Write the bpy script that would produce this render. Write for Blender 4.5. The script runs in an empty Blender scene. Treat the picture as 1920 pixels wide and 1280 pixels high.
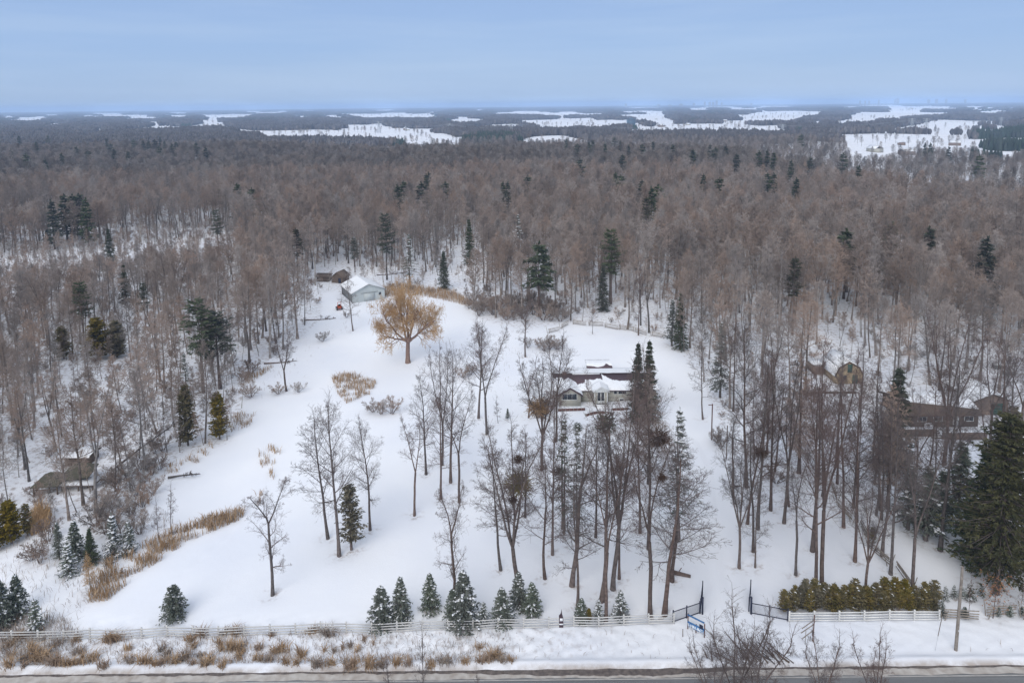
import bpy, math, random
import numpy as np
from mathutils import Vector, Matrix
random.seed(7)
S = bpy.context.scene
COL = S.collection
# ------------------------------------------------------------------ camera
F = 1281.0; CAMZ = 50.0
_p = math.radians(7.0); CY = 197 + F * math.tan(_p); _a = math.radians(0.567)
FW = np.array([0, math.cos(_p), -math.sin(_p)])
_r0 = np.array([1.0, 0, 0]); _u0 = np.array([0, math.sin(_p), math.cos(_p)])
RT = math.cos(_a) * _r0 - math.sin(_a) * _u0
UP = math.sin(_a) * _r0 + math.cos(_a) * _u0
cd = bpy.data.cameras.new('camera'); cam = bpy.data.objects.new('camera', cd); COL.objects.link(cam)
cd.sensor_width = 36; cd.lens = F / 1920 * 36; cd.shift_y = -(640 - CY) / 1920; cd.clip_start = 0.5; cd.clip_end = 90000
m = Matrix.Identity(4)
for i in range(3):
    m[i][0] = RT[i]; m[i][1] = UP[i]; m[i][2] = -FW[i]
m[0][3] = 0; m[1][3] = 0; m[2][3] = CAMZ
cam.matrix_world = m
S.camera = cam
# ------------------------------------------------------------------ world: overcast sky
W = bpy.data.worlds.new('World'); S.world = W; W.use_nodes = True
nt = W.node_tree; nt.nodes.clear()
SUN_EL = math.radians(38); SUN_AZ = math.radians(200)
out = nt.nodes.new('ShaderNodeOutputWorld')
sky = nt.nodes.new('ShaderNodeTexSky'); sky.sky_type = 'NISHITA'; sky.sun_disc = False
sky.sun_elevation = SUN_EL; sky.sun_rotation = SUN_AZ
bg1 = nt.nodes.new('ShaderNodeBackground'); bg1.inputs[1].default_value = 0.10
nt.links.new(sky.outputs[0], bg1.inputs[0])
tc = nt.nodes.new('ShaderNodeTexCoord')
sx = nt.nodes.new('ShaderNodeSeparateXYZ'); nt.links.new(tc.outputs['Generated'], sx.inputs[0])
mp = nt.nodes.new('ShaderNodeMapping'); mp.inputs['Scale'].default_value = (1.3, 1.3, 16)
nt.links.new(tc.outputs['Generated'], mp.inputs[0])
nz = nt.nodes.new('ShaderNodeTexNoise'); nz.inputs['Scale'].default_value = 1.6; nz.inputs['Detail'].default_value = 4
nz.inputs['Roughness'].default_value = 0.5
nt.links.new(mp.outputs[0], nz.inputs[0])
rp = nt.nodes.new('ShaderNodeValToRGB'); e = rp.color_ramp.elements
stops = [(0.0, (0.42, 0.545, 0.71)), (0.05, (0.36, 0.495, 0.71)), (0.15, (0.305, 0.45, 0.715)), (0.24, (0.295, 0.43, 0.70)),
         (0.5, (0.50, 0.59, 0.76)), (1.0, (0.86, 0.90, 0.98))]
mz = nt.nodes.new('ShaderNodeMath'); mz.operation = 'POWER'; mz.use_clamp = True; mz.inputs[1].default_value = 0.75
nt.links.new(sx.outputs['Z'], mz.inputs[0]); nt.links.new(mz.outputs[0], rp.inputs[0])
while len(e) < len(stops): e.new(0.5)
for i, (q, c) in enumerate(stops):
    e[i].position = q; e[i].color = (*c, 1)
cm = nt.nodes.new('ShaderNodeMapRange'); cm.inputs['From Min'].default_value = 0.42; cm.inputs['From Max'].default_value = 0.72
cm.inputs['To Max'].default_value = 0.45
nt.links.new(nz.outputs[0], cm.inputs[0])
mix = nt.nodes.new('ShaderNodeMix'); mix.data_type = 'RGBA'
mix.inputs['B'].default_value = (0.46, 0.58, 0.77, 1)
nt.links.new(cm.outputs[0], mix.inputs['Factor']); nt.links.new(rp.outputs[0], mix.inputs['A'])
bg2 = nt.nodes.new('ShaderNodeBackground'); bg2.inputs[1].default_value = 1.0
nt.links.new(mix.outputs['Result'], bg2.inputs[0])
ms = nt.nodes.new('ShaderNodeMixShader'); ms.inputs[0].default_value = 0.9
nt.links.new(bg1.outputs[0], ms.inputs[1]); nt.links.new(bg2.outputs[0], ms.inputs[2])
nt.links.new(ms.outputs[0], out.inputs[0])
# ------------------------------------------------------------------ sun behind cloud
sd = bpy.data.lights.new('sun', 'SUN'); so = bpy.data.objects.new('sun', sd); COL.objects.link(so)
sd.energy = 2.0; sd.angle = math.radians(50); sd.color = (1.0, 0.95, 0.88)
# Nishita sun_rotation turns clockwise from +Y
sdir = Vector((math.sin(SUN_AZ) * math.cos(SUN_EL), math.cos(SUN_AZ) * math.cos(SUN_EL), math.sin(SUN_EL)))
so.rotation_euler = sdir.to_track_quat('Z', 'Y').to_euler(); so.location = (0, 0, 90)
V = S.view_settings
V.view_transform = 'Standard'; V.look = 'None'; V.exposure = 0.18; V.gamma = 1.0; V.use_curve_mapping = False
S.render.engine = 'CYCLES'
cy = S.cycles
cy.use_denoising = True; cy.max_bounces = 6; cy.diffuse_bounces = 3; cy.glossy_bounces = 2; cy.transparent_max_bounces = 8
cy.volume_bounces = 2; cy.transmission_bounces = 2; cy.sample_clamp_indirect = 5
cy.use_adaptive_sampling = True; cy.adaptive_threshold = 0.015

# ------------------------------------------------------------------ helpers: place on the ground
def at(u, v, z=0.0):
    d = FW * F + RT * (u - 960) - UP * (v - CY)
    t = (z - CAMZ) / d[2]
    return d[0] * t, d[1] * t
def ztop(x, y, v):
    """height of the point above (x, y) that shows at picture row v"""
    k = (CY - v) / F
    return CAMZ + (k * (x * FW[0] + y * FW[1]) - (x * UP[0] + y * UP[1])) / (UP[2] - k * FW[2])
def sst(a, b, x):
    t = np.clip((x - a) / (b - a), 0, 1); return t * t * (3 - 2 * t)
ROAD_Y = 55.3; SH = ROAD_Y - 48.45; FY = 60.8
def seg_dist(x, y, P):
    d = np.full(np.shape(x), 1e9)
    for (ax, ay), (bx, by) in zip(P[:-1], P[1:]):
        t = np.clip(((x - ax) * (bx - ax) + (y - ay) * (by - ay)) / ((bx - ax) ** 2 + (by - ay) ** 2), 0, 1)
        d = np.minimum(d, np.hypot(x - ax - t * (bx - ax), y - ay - t * (by - ay)))
    return d
DRIVE = [at(1362, 1240), at(1362, 1150), at(1345, 1060), at(1335, 960), at(1325, 880), at(1300, 830), at(1265, 800), at(1215, 785)]
PATHS = [[at(300, 1100), at(420, 1010), at(560, 850), at(740, 760), at(860, 700)], [at(520, 985), at(640, 700), at(700, 600)], [at(1020, 1170), at(1000, 1000), at(1080, 900), at(1120, 790)]]
def ground(x, y):
    x = np.asarray(x, float); y = np.asarray(y, float)
    r = np.hypot(x, y); y0_ = y; y = y - SH
    far = sst(185, 420, r)
    z = far * (1.8 * np.sin(x / 93 + 1.0) * np.sin(y / 71 + 0.4) + 1.3 * np.sin(x / 41 - y / 57) - 1.0)
    z = z + sst(700, 2500, r) * (1.0 * np.sin(x / 830 + 2) * np.sin(y / 1210 + .6) - 1)
    lawn = sst(56, 62, y)
    z = z + lawn * (0.16 * np.sin(x / 13 + 1) * np.sin(y / 17) + 0.07 * np.sin(x / 3.7 + y / 5.1))
    rough = sst(49.2, 50.2, y) * (1 - sst(53.6, 56, y)) * (0.35 + 0.65 * (1 - sst(-2, 18, x)))
    z = z + rough * (0.10 * np.sin(x * 2.1 + 2 * np.sin(y * 1.3)) * np.sin(y * 2.7 + np.sin(x * 1.1)) + 0.06 * np.sin(x * 4.3 + y * 3.1) - 0.12)
    bank = np.exp(-((y - 49.1) / 0.42) ** 2) * (0.20 + 0.05 * np.sin(x * 0.9) * np.sin(x * .37 + 1) + 0.03 * np.sin(x * 3.1))
    z = z + bank
    z = z - 0.16 * (1 - sst(48.33, 48.6, y + 0.10 * np.sin(x * 1.7) * np.sin(x * .6))) 
    # snowy bank rising towards the left edge of the lot
    z = z + 1.1 * np.exp(-((x + 52) / 9) ** 2 - ((y - 68) / 9) ** 2)
    dd = seg_dist(x, y0_, DRIVE); z = z - .13 * (np.exp(-((dd - .85) / .3) ** 2)) + .05 * np.exp(-(dd / .35) ** 2) - .05 * (1 - sst(1.4, 2.4, dd))
    for q in PATHS:
        dd = seg_dist(x + .5 * np.sin(y0_ / 4), y0_, q); z = z - .11 * np.exp(-(dd / .4) ** 2) * (.6 + .4 * np.sin(y0_ * 2.6))
    return z
def gz(x, y): return float(ground(x, y))
def pt(u, v):
    x, y = at(u, v)
    for _ in range(4):
        x, y = at(u, v, gz(x, y))
    return x, y, gz(x, y)

# ------------------------------------------------------------------ helpers: materials
def mat(name, col, rough=0.8, var=0.15, scale=8.0, bump=0.0, col2=None, rnd=0.0, metal=0.0, detail=4):
    mm = bpy.data.materials.new(name); mm.use_nodes = True
    n = mm.node_tree; b = n.nodes['Principled BSDF']
    b.inputs['Roughness'].default_value = rough; b.inputs['Metallic'].default_value = metal
    b.inputs['Specular IOR Level'].default_value = 0.25
    c2 = col2 or tuple(c * (1 - var) for c in col)
    tcn = n.nodes.new('ShaderNodeTexCoord')
    no = n.nodes.new('ShaderNodeTexNoise'); no.inputs['Scale'].default_value = scale; no.inputs['Detail'].default_value = detail
    n.links.new(tcn.outputs['Object'], no.inputs[0])
    r = n.nodes.new('ShaderNodeMapRange'); r.inputs['From Min'].default_value = 0.35; r.inputs['From Max'].default_value = 0.65
    n.links.new(no.outputs[0], r.inputs[0])
    mx = n.nodes.new('ShaderNodeMix'); mx.data_type = 'RGBA'
    mx.inputs['A'].default_value = (*col, 1); mx.inputs['B'].default_value = (*c2, 1)
    n.links.new(r.outputs[0], mx.inputs['Factor'])
    last = mx.outputs['Result']
    if rnd:
        oi = n.nodes.new('ShaderNodeObjectInfo')
        hs = n.nodes.new('ShaderNodeHueSaturation')
        r1 = n.nodes.new('ShaderNodeMapRange'); r1.inputs['To Min'].default_value = 1 - rnd; r1.inputs['To Max'].default_value = 1 + rnd
        n.links.new(oi.outputs['Random'], r1.inputs[0]); n.links.new(r1.outputs[0], hs.inputs['Value'])
        r2 = n.nodes.new('ShaderNodeMapRange'); r2.inputs['To Min'].default_value = 0.55; r2.inputs['To Max'].default_value = 1.35
        mm2 = n.nodes.new('ShaderNodeMath'); mm2.operation = 'FRACT'; m3 = n.nodes.new('ShaderNodeMath'); m3.operation = 'MULTIPLY'; m3.inputs[1].default_value = 7.31
        n.links.new(oi.outputs['Random'], m3.inputs[0]); n.links.new(m3.outputs[0], mm2.inputs[0]); n.links.new(mm2.outputs[0], r2.inputs[0])
        n.links.new(r2.outputs[0], hs.inputs['Saturation'])
        n.links.new(last, hs.inputs['Color']); last = hs.outputs[0]
    n.links.new(last, b.inputs['Base Color'])
    if bump:
        bp = n.nodes.new('ShaderNodeBump'); bp.inputs['Strength'].default_value = bump; bp.inputs['Distance'].default_value = 0.05
        n.links.new(no.outputs[0], bp.inputs['Height']); n.links.new(bp.outputs[0], b.inputs['Normal'])
    return mm
M = {}
M['bark'] = mat('bark', (0.085, 0.064, 0.058), col2=(0.155, 0.122, 0.108), scale=3, bump=0.5, rnd=0.3, rough=0.9)
M['twig'] = mat('twig', (0.115, 0.087, 0.08), col2=(0.16, 0.125, 0.115), scale=.6, rnd=0.2, rough=0.9)
M['forest_bark'] = mat('forest_bark', (0.13, 0.108, 0.096), col2=(0.25, 0.22, 0.20), scale=2, rnd=0.5, rough=0.9)
M['forest_twig'] = mat('forest_twig', (0.27, 0.215, 0.183), col2=(0.345, 0.28, 0.242), scale=.35, rnd=0.33, rough=0.9)
M['pale_bark'] = mat('pale_bark', (0.42, 0.38, 0.33), col2=(0.22, 0.19, 0.16), scale=3, rnd=0.2, rough=0.85)
M['willow_twig'] = mat('willow_twig', (0.42, 0.255, 0.12), col2=(0.50, 0.34, 0.19), scale=.5, rough=0.8)
M['willow_bark'] = mat('willow_bark', (0.17, 0.11, 0.09), col2=(0.25, 0.175, 0.145), scale=3, bump=.5, rough=0.9)
M['needle'] = mat('needle', (0.034, 0.046, 0.027), col2=(0.085, 0.10, 0.06), scale=1.4, rnd=0.2, rough=0.7)
M['needle_blue'] = mat('needle_blue', (0.075, 0.09, 0.07), col2=(0.17, 0.19, 0.155), scale=2.2, rnd=0.15, rough=0.7)
M['needle_yellow'] = mat('needle_yellow', (0.03, 0.034, 0.014), col2=(0.085, 0.08, 0.03), scale=1.1, rnd=0.12, rough=0.7)
M['needle_olive'] = mat('needle_olive', (0.075, 0.07, 0.02), col2=(0.23, 0.175, 0.07), scale=1.6, rnd=0.15, rough=0.7)
M['snow_clump'] = mat('snow_clump', (0.80, 0.81, 0.83), var=0.05, scale=3, rough=0.6)
M['reed'] = mat('reed', (0.28, 0.18, 0.10), col2=(0.42, 0.295, 0.185), scale=1.2, rough=0.85)
M['weed'] = mat('weed', (0.20, 0.15, 0.12), col2=(0.33, 0.27, 0.22), scale=1.5, rough=0.85)
M['dry_grass'] = mat('dry_grass', (0.22, 0.15, 0.105), col2=(0.34, 0.25, 0.18), scale=1.5, rough=.85)
M['russet'] = mat('russet', (0.27, 0.12, 0.06), col2=(0.36, 0.19, 0.10), scale=2, rough=0.8)
M['worn_paint'] = mat('worn_paint', (0.50, 0.49, 0.47), col2=(0.66, 0.65, 0.63), scale=.4, rough=.6)
M['white_paint'] = mat('white_paint', (0.74, 0.73, 0.70), var=0.15, scale=5, rough=0.5)
M['old_rail'] = mat('old_rail', (0.20, 0.17, 0.14), col2=(0.33, 0.29, 0.25), scale=4, rough=0.9)
M['pole_wood'] = mat('pole_wood', (0.18, 0.155, 0.135), col2=(0.28, 0.25, 0.22), scale=5, rough=0.85, bump=.3)
M['black_iron'] = mat('black_iron', (0.025, 0.03, 0.06), var=0.3, scale=8, rough=0.45)
M['blue_paint'] = mat('blue_paint', (0.06, 0.19, 0.42), var=0.25, scale=9, rough=0.5)
M['rust_post'] = mat('rust_post', (0.16, 0.085, 0.07), var=0.3, scale=9, rough=0.8)
M['siding'] = mat('siding', (0.43, 0.42, 0.37), var=0.08, scale=2, rough=0.75)
M['stone'] = mat('stone', (0.27, 0.27, 0.245), col2=(0.40, 0.39, 0.35), scale=7, rough=0.9, bump=.4)
M['trim'] = mat('trim', (0.72, 0.74, 0.74), var=0.06, scale=4, rough=0.5)
M['glass'] = mat('glass', (0.035, 0.045, 0.06), var=0.2, scale=3, rough=0.12)
M['glass'].node_tree.nodes['Principled BSDF'].inputs['Specular IOR Level'].default_value = 0.5
M['shingle'] = mat('shingle', (0.085, 0.055, 0.065), col2=(0.13, 0.09, 0.10), scale=9, rough=0.9, bump=.3)
M['brick'] = mat('brick', (0.13, 0.062, 0.058), col2=(0.19, 0.10, 0.09), scale=14, rough=0.9)
M['barn_wood'] = mat('barn_wood', (0.30, 0.235, 0.15), col2=(0.38, 0.30, 0.20), scale=5, rough=0.85)
M['green_paint'] = mat('green_paint', (0.05, 0.10, 0.085), var=0.2, scale=5, rough=0.6)
M['dark_wood'] = mat('dark_wood', (0.10, 0.075, 0.06), col2=(0.15, 0.115, 0.095), scale=5, rough=0.9)
M['brown_board'] = mat('brown_board', (0.19, 0.14, 0.115), col2=(0.25, 0.19, 0.155), scale=4, rough=0.9)
M['metal_wall'] = mat('metal_wall', (0.46, 0.50, 0.50), var=0.08, scale=1.5, rough=0.5)
M['metal_wall_dark'] = mat('metal_wall_dark', (0.22, 0.235, 0.24), var=0.1, scale=1.5, rough=0.5)
M['tan_roof'] = mat('tan_roof', (0.085, 0.08, 0.058), col2=(0.115, 0.105, 0.078), scale=6, rough=0.9)
M['orange'] = mat('orange', (0.50, 0.085, 0.03), var=0.2, scale=6, rough=0.45)
M['rubber'] = mat('rubber', (0.02, 0.02, 0.02), var=0.2, scale=6, rough=0.9)
M['concrete'] = mat('concrete', (0.30, 0.31, 0.33), var=0.15, scale=.2, rough=0.8)
M['blue_block'] = mat('blue_block', (0.10, 0.17, 0.24), var=0.15, scale=.3, rough=0.6)
M['steel'] = mat('steel', (0.38, 0.40, 0.42), var=0.1, scale=1, rough=0.5, metal=.3)
M['burlap'] = mat('burlap', (0.07, 0.045, 0.055), var=0.2, scale=8, rough=0.9)

# ------------------------------------------------------------------ helpers: meshes
def mesh_np(name, verts, faces, mats, idx=None):
    """faces: (n,3) or (n,4) arrays, or a list of such arrays; idx: matching material indices"""
    if not isinstance(faces, list): faces = [faces]
    verts = np.asarray(verts, np.float32)
    me = bpy.data.meshes.new(name)
    faces = [np.asarray(f_, np.int32) for f_ in faces if len(f_)]
    nl = sum(f_.size for f_ in faces); npol = sum(len(f_) for f_ in faces)
    me.vertices.add(len(verts)); me.vertices.foreach_set('co', verts.ravel())
    me.loops.add(nl); me.loops.foreach_set('vertex_index', np.concatenate([f_.ravel() for f_ in faces]))
    me.polygons.add(npol)
    tot = np.concatenate([np.full(len(f_), f_.shape[1], np.int32) for f_ in faces])
    st = np.concatenate([[0], np.cumsum(tot)[:-1]]).astype(np.int32)
    me.polygons.foreach_set('loop_start', st)
    try: me.polygons.foreach_set('loop_total', tot)
    except Exception: pass
    if idx is not None: me.polygons.foreach_set('material_index', np.asarray(idx, np.int32))
    for q in mats: me.materials.append(M[q] if isinstance(q, str) else q)
    me.update(calc_edges=True); me.validate()
    return me
def tubes(P0, P1, R0, R1, n=3):
    P0 = np.asarray(P0, float); P1 = np.asarray(P1, float); R0 = np.asarray(R0, float); R1 = np.asarray(R1, float)
    d = P1 - P0; L = np.linalg.norm(d, axis=1, keepdims=True); d = d / np.maximum(L, 1e-6)
    ref = np.where(np.abs(d[:, 2:3]) > 0.9, np.array([[1.0, 0, 0]]), np.array([[0, 0, 1.0]]))
    a = np.cross(d, ref); a /= np.maximum(np.linalg.norm(a, axis=1, keepdims=True), 1e-6); b = np.cross(d, a)
    N = len(P0); V_ = np.zeros((N, 2 * n, 3))
    for k in range(n):
        t = 2 * math.pi * k / n; o = a * math.cos(t) + b * math.sin(t)
        V_[:, k] = P0 + o * R0[:, None]; V_[:, n + k] = P1 + o * R1[:, None]
    base = (np.arange(N) * 2 * n)[:, None]; fs = []
    for k in range(n):
        k2 = (k + 1) % n
        fs.append(base + np.array([[k, k2, n + k2, n + k]]))
    return V_.reshape(-1, 3), np.concatenate(fs)
class Mesh:
    """collects shapes for ONE mesh"""
    def __init__(s): s.v = []; s.f = []; s.m = []; s.n = 0
    def add(s, v, f, mi=0):
        v = np.asarray(v, float); f = np.asarray(f, int)
        s.v.append(v); s.f.append(f + s.n); s.m.append(np.full(len(f), mi)); s.n += len(v)
    def box(s, x0, x1, y0, y1, z0, z1, mi=0):
        v = [(x, y, z) for x in (x0, x1) for y in (y0, y1) for z in (z0, z1)]
        f = [(0, 1, 3, 2), (4, 6, 7, 5), (0, 4, 5, 1), (2, 3, 7, 6), (0, 2, 6, 4), (1, 5, 7, 3)]
        s.add(v, f, mi); return s
    def beam(s, a, b, w, h, mi=0):
        a = np.array(a, float); b = np.array(b, float); d = b - a; L = np.linalg.norm(d); d /= L
        up = np.array([0, 0, 1.0]) if abs(d[2]) < .95 else np.array([0, 1.0, 0])
        sd_ = np.cross(d, up); sd_ /= np.linalg.norm(sd_); u_ = np.cross(sd_, d)
        v = [p_ + sd_ * i * w / 2 + u_ * j * h / 2 for p_ in (a, b) for i in (-1, 1) for j in (-1, 1)]
        f = [(0, 1, 3, 2), (4, 6, 7, 5), (0, 4, 5, 1), (2, 3, 7, 6), (0, 2, 6, 4), (1, 5, 7, 3)]
        s.add(v, f, mi); return s
    def tube(s, a, b, r0, r1=None, n=8, mi=0):
        v, f = tubes([a], [b], [r0], [r1 if r1 is not None else r0], n)
        s.add(v, f, mi)
        k = s.n - 2 * n; c0 = list(range(n)); c1 = list(range(n, 2 * n))
        # caps as quads / fan of the ring
        vv = np.array([a, b], float); f2 = []
        base = len(vv)
        ring = v
        vv = np.vstack([vv, ring]); 
        for i in range(n):
            j = (i + 1) % n
            f2.append((0, 2 + j, 2 + i)); f2.append((1, 2 + n + i, 2 + n + j))
        s.add(vv, np.array(f2), mi)
        return s
    def prism(s, poly, y0, y1, mi=0):
        """outline in x,z swept from y0 to y1"""
        n = len(poly); v = [(x, y0, z) for x, z in poly] + [(x, y1, z) for x, z in poly]
        q = [(i, (i + 1) % n, n + (i + 1) % n, n + i) for i in range(n)]
        s.add(v, q, mi)
        c0 = (sum(x for x, z in poly) / n, sum(z for x, z in poly) / n)
        v2 = v + [(c0[0], y0, c0[1]), (c0[0], y1, c0[1])]
        t = [((i + 1) % n, i, 2 * n) for i in range(n)] + [(n + i, n + (i + 1) % n, 2 * n + 1) for i in range(n)]
        s.add(v2, t, mi); return s
    def data(s, name, mats):
        q = [f for f in s.f if f.shape[1] == 4]; t = [f for f in s.f if f.shape[1] == 3]
        qm = [m_ for f, m_ in zip(s.f, s.m) if f.shape[1] == 4]; tm = [m_ for f, m_ in zip(s.f, s.m) if f.shape[1] == 3]
        fs = []; ms_ = []
        if q: fs.append(np.concatenate(q)); ms_.append(np.concatenate(qm))
        if t: fs.append(np.concatenate(t)); ms_.append(np.concatenate(tm))
        return mesh_np(name, np.concatenate(s.v), fs, mats, np.concatenate(ms_))
def obj(name, me, parent=None, loc=(0, 0, 0), rot=(0, 0, 0), scale=(1, 1, 1), kind=None):
    o = bpy.data.objects.new(name, me); COL.objects.link(o)
    o.location = loc; o.rotation_euler = rot; o.scale = scale
    if parent: o.parent = parent
    if kind: o['kind'] = kind
    return o
def part(name, B, mats, parent, kind=None, label=None, loc=(0, 0, 0), rot=(0, 0, 0)):
    if isinstance(mats, str): mats = [mats]
    o = obj(name, B.data(name, mats), parent, loc, rot, kind=kind)
    if label: o['label'] = label
    return o
def tag(o, label, cat, group=None, kind=None):
    o['label'] = label; o['category'] = cat
    if group: o['group'] = group
    if kind: o['kind'] = kind
    return o
def empty(name, loc, label, cat, group=None, rz=0.0, s=1.0, rx=0.0, ry=0.0):
    o = bpy.data.objects.new(name, None); COL.objects.link(o); o.empty_display_size = 0.3
    o.location = loc; o.rotation_euler = (rx, ry, rz); o.scale = s if isinstance(s, tuple) else (s, s, s)
    return tag(o, label, cat, group)

# ================================================================== SETTING
def inpoly(px, py, poly):
    px = np.asarray(px, float); py = np.asarray(py, float); c = np.zeros(px.shape, bool); n = len(poly)
    for i in range(n):
        x0, y0 = poly[i]; x1, y1 = poly[(i + 1) % n]
        cond = ((y0 > py) != (y1 > py))
        with np.errstate(divide='ignore', invalid='ignore'):
            xx = (x1 - x0) * (py - y0) / ((y1 - y0) if y1 != y0 else 1e-9) + x0
        c ^= cond & (px < xx)
    return c
def gp(pix): return [at(u, v) for u, v in pix]
CLEAR = gp([(-400, 1400), (-500, 1040), (60, 1010), (225, 965), (300, 905), (345, 845), (425, 835), (462, 745), (470, 695), (545, 650), (600, 600),
            (608, 545), (700, 548), (850, 560), (905, 600), (985, 620), (1060, 606), (1130, 612), (1262, 640), (1296, 690), (1335, 750), (1350, 800),
            (1500, 790), (1515, 735), (1525, 715), (1620, 728), (1690, 770), (1800, 792), (1960, 810), (2500, 900), (2500, 1400)])
def axis(cuts):
    """cuts: list of (from, to, step at start, step at end)"""
    o = []
    for a, b, s0, s1 in cuts:
        x = a
        while x < b - 1e-6:
            o.append(x); t = (x - a) / (b - a); x += s0 * (s1 / s0) ** t
    o.append(cuts[-1][1]); return np.array(o)
xh = axis([(0, 52, .46, .46), (52, 130, .6, 2.5), (130, 900, 4, 22), (900, 60000, 30, 5000)])
xs = np.concatenate([-xh[:0:-1], xh])
ys = np.concatenate([[-60000, -20000, -6000, -2000, -700, -200, -60, -10], axis([(10, 53, 6, 1.5), (53, 64, .22, .22), (64, 130, .6, .9), (130, 420, 1.6, 7), (420, 2500, 9, 60), (2500, 70000, 80, 6000)])])
X, Y = np.meshgrid(xs, ys); Z = ground(X, Y)
nx = len(xs); ny = len(ys)
ii = (np.arange(ny - 1)[:, None] * nx + np.arange(nx - 1)[None, :]).ravel()
gq = np.stack([ii, ii + 1, ii + nx + 1, ii + nx], 1)
gm = bpy.data.materials.new('snow_ground'); gm.use_nodes = True
n = gm.node_tree; b = n.nodes['Principled BSDF']; b.inputs['Roughness'].default_value = 0.75; b.inputs['Specular IOR Level'].default_value = .2
def N(t, **k):
    q = n.nodes.new(t)
    for kk, vv in k.items():
        if kk in q.inputs: q.inputs[kk].default_value = vv
        else: setattr(q, kk, vv)
    return q
geo = N('ShaderNodeNewGeometry')
n1 = N('ShaderNodeTexNoise', Scale=0.05, Detail=5.0); n2 = N('ShaderNodeTexNoise', Scale=1.3, Detail=8.0, Roughness=0.65); n3 = N('ShaderNodeTexNoise', Scale=0.35, Detail=6.0, Roughness=0.7)
for q in (n1, n2, n3): n.links.new(geo.outputs['Position'], q.inputs[0])
mxa = N('ShaderNodeMix', data_type='RGBA'); mxa.inputs['A'].default_value = (0.80, 0.81, 0.835, 1); mxa.inputs['B'].default_value = (0.72, 0.74, 0.79, 1)
mr = N('ShaderNodeMapRange'); mr.inputs['From Min'].default_value = .4; mr.inputs['From Max'].default_value = .65
n.links.new(n1.outputs[0], mr.inputs[0]); n.links.new(mr.outputs[0], mxa.inputs['Factor'])
att = N('ShaderNodeAttribute', attribute_name='litter_shade')
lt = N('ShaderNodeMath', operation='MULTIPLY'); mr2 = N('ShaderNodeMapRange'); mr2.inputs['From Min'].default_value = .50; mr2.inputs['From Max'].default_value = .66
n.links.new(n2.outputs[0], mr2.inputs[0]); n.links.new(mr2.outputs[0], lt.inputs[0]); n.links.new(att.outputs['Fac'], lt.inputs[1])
mxb = N('ShaderNodeMix', data_type='RGBA'); mxb.inputs['B'].default_value = (0.34, 0.28, 0.25, 1)  # brown of the woods litter, also of the shade painted round trunks
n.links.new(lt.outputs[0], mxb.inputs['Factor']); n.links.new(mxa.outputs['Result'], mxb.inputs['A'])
att2 = N('ShaderNodeAttribute', attribute_name='salt')
sm = N('ShaderNodeMath', operation='MULTIPLY'); mr3 = N('ShaderNodeMapRange'); mr3.inputs['From Min'].default_value = .3; mr3.inputs['From Max'].default_value = .6
n.links.new(n3.outputs[0], mr3.inputs[0]); n.links.new(mr3.outputs[0], sm.inputs[0]); n.links.new(att2.outputs['Fac'], sm.inputs[1])
mxc = N('ShaderNodeMix', data_type='RGBA'); mxc.inputs['B'].default_value = (0.33, 0.28, 0.24, 1)
n.links.new(sm.outputs[0], mxc.inputs['Factor']); n.links.new(mxb.outputs['Result'], mxc.inputs['A'])
n.links.new(mxc.outputs['Result'], b.inputs['Base Color'])
bp = N('ShaderNodeBump', Strength=0.25, Distance=0.12); n.links.new(n2.outputs[0], bp.inputs['Height']); n.links.new(bp.outputs[0], b.inputs['Normal'])
gme = mesh_np('snow_ground', np.stack([X.ravel(), Y.ravel(), Z.ravel()], 1), gq, [gm])
for pl in (gme,): pl.polygons.foreach_set('use_smooth', np.ones(len(pl.polygons), bool))
clr = inpoly(X, Y, CLEAR)
lit = np.where(clr, 0.0, 0.8) * (Y > 63) * (Y < 3000)
lit = np.maximum(lit, 0.55 * (sst(56.4, 57.2, Y) * (1 - sst(60, 61.5, Y)) * (1 - sst(-4, 16, X))))
a1 = gme.attributes.new('litter_shade', 'FLOAT', 'POINT'); a1.data.foreach_set('value', lit.astype(np.float32).ravel())
salt = (1 - sst(ROAD_Y + .1, ROAD_Y + 0.75, Y)) * 0.9
a2 = gme.attributes.new('salt', 'FLOAT', 'POINT'); a2.data.foreach_set('value', salt.astype(np.float32).ravel())
g_ob = obj('snow_ground', gme, kind='structure'); g_ob['label'] = 'snow covered ground of lawn, woods floor and far fields'

# road: asphalt sheet, shoulder and faded white edge line
rmat = bpy.data.materials.new('asphalt'); rmat.use_nodes = True; n = rmat.node_tree; b = n.nodes['Principled BSDF']; b.inputs['Roughness'].default_value = .8
geo = N('ShaderNodeNewGeometry'); mpp = N('ShaderNodeMapping'); mpp.inputs['Scale'].default_value = (0.05, 1.6, 1)
n.links.new(geo.outputs['Position'], mpp.inputs[0])
q1 = N('ShaderNodeTexNoise', Scale=1.0, Detail=6.0, Roughness=.6); n.links.new(mpp.outputs[0], q1.inputs[0])
q2 = N('ShaderNodeTexNoise', Scale=14.0, Detail=4.0); n.links.new(geo.outputs['Position'], q2.inputs[0])
ad = N('ShaderNodeMath', operation='ADD'); n.links.new(q1.outputs[0], ad.inputs[0]); 
mu = N('ShaderNodeMath', operation='MULTIPLY'); mu.inputs[1].default_value = .3; n.links.new(q2.outputs[0], mu.inputs[0]); n.links.new(mu.outputs[0], ad.inputs[1])
cr = N('ShaderNodeValToRGB'); cr.color_ramp.elements[0].position = .45; cr.color_ramp.elements[1].position = .85
cr.color_ramp.elements[0].color = (0.23, 0.226, 0.218, 1); cr.color_ramp.elements[1].color = (0.36, 0.35, 0.335, 1)
n.links.new(ad.outputs[0], cr.inputs[0]); n.links.new(cr.outputs[0], b.inputs['Base Color'])
M['asphalt'] = rmat
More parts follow.
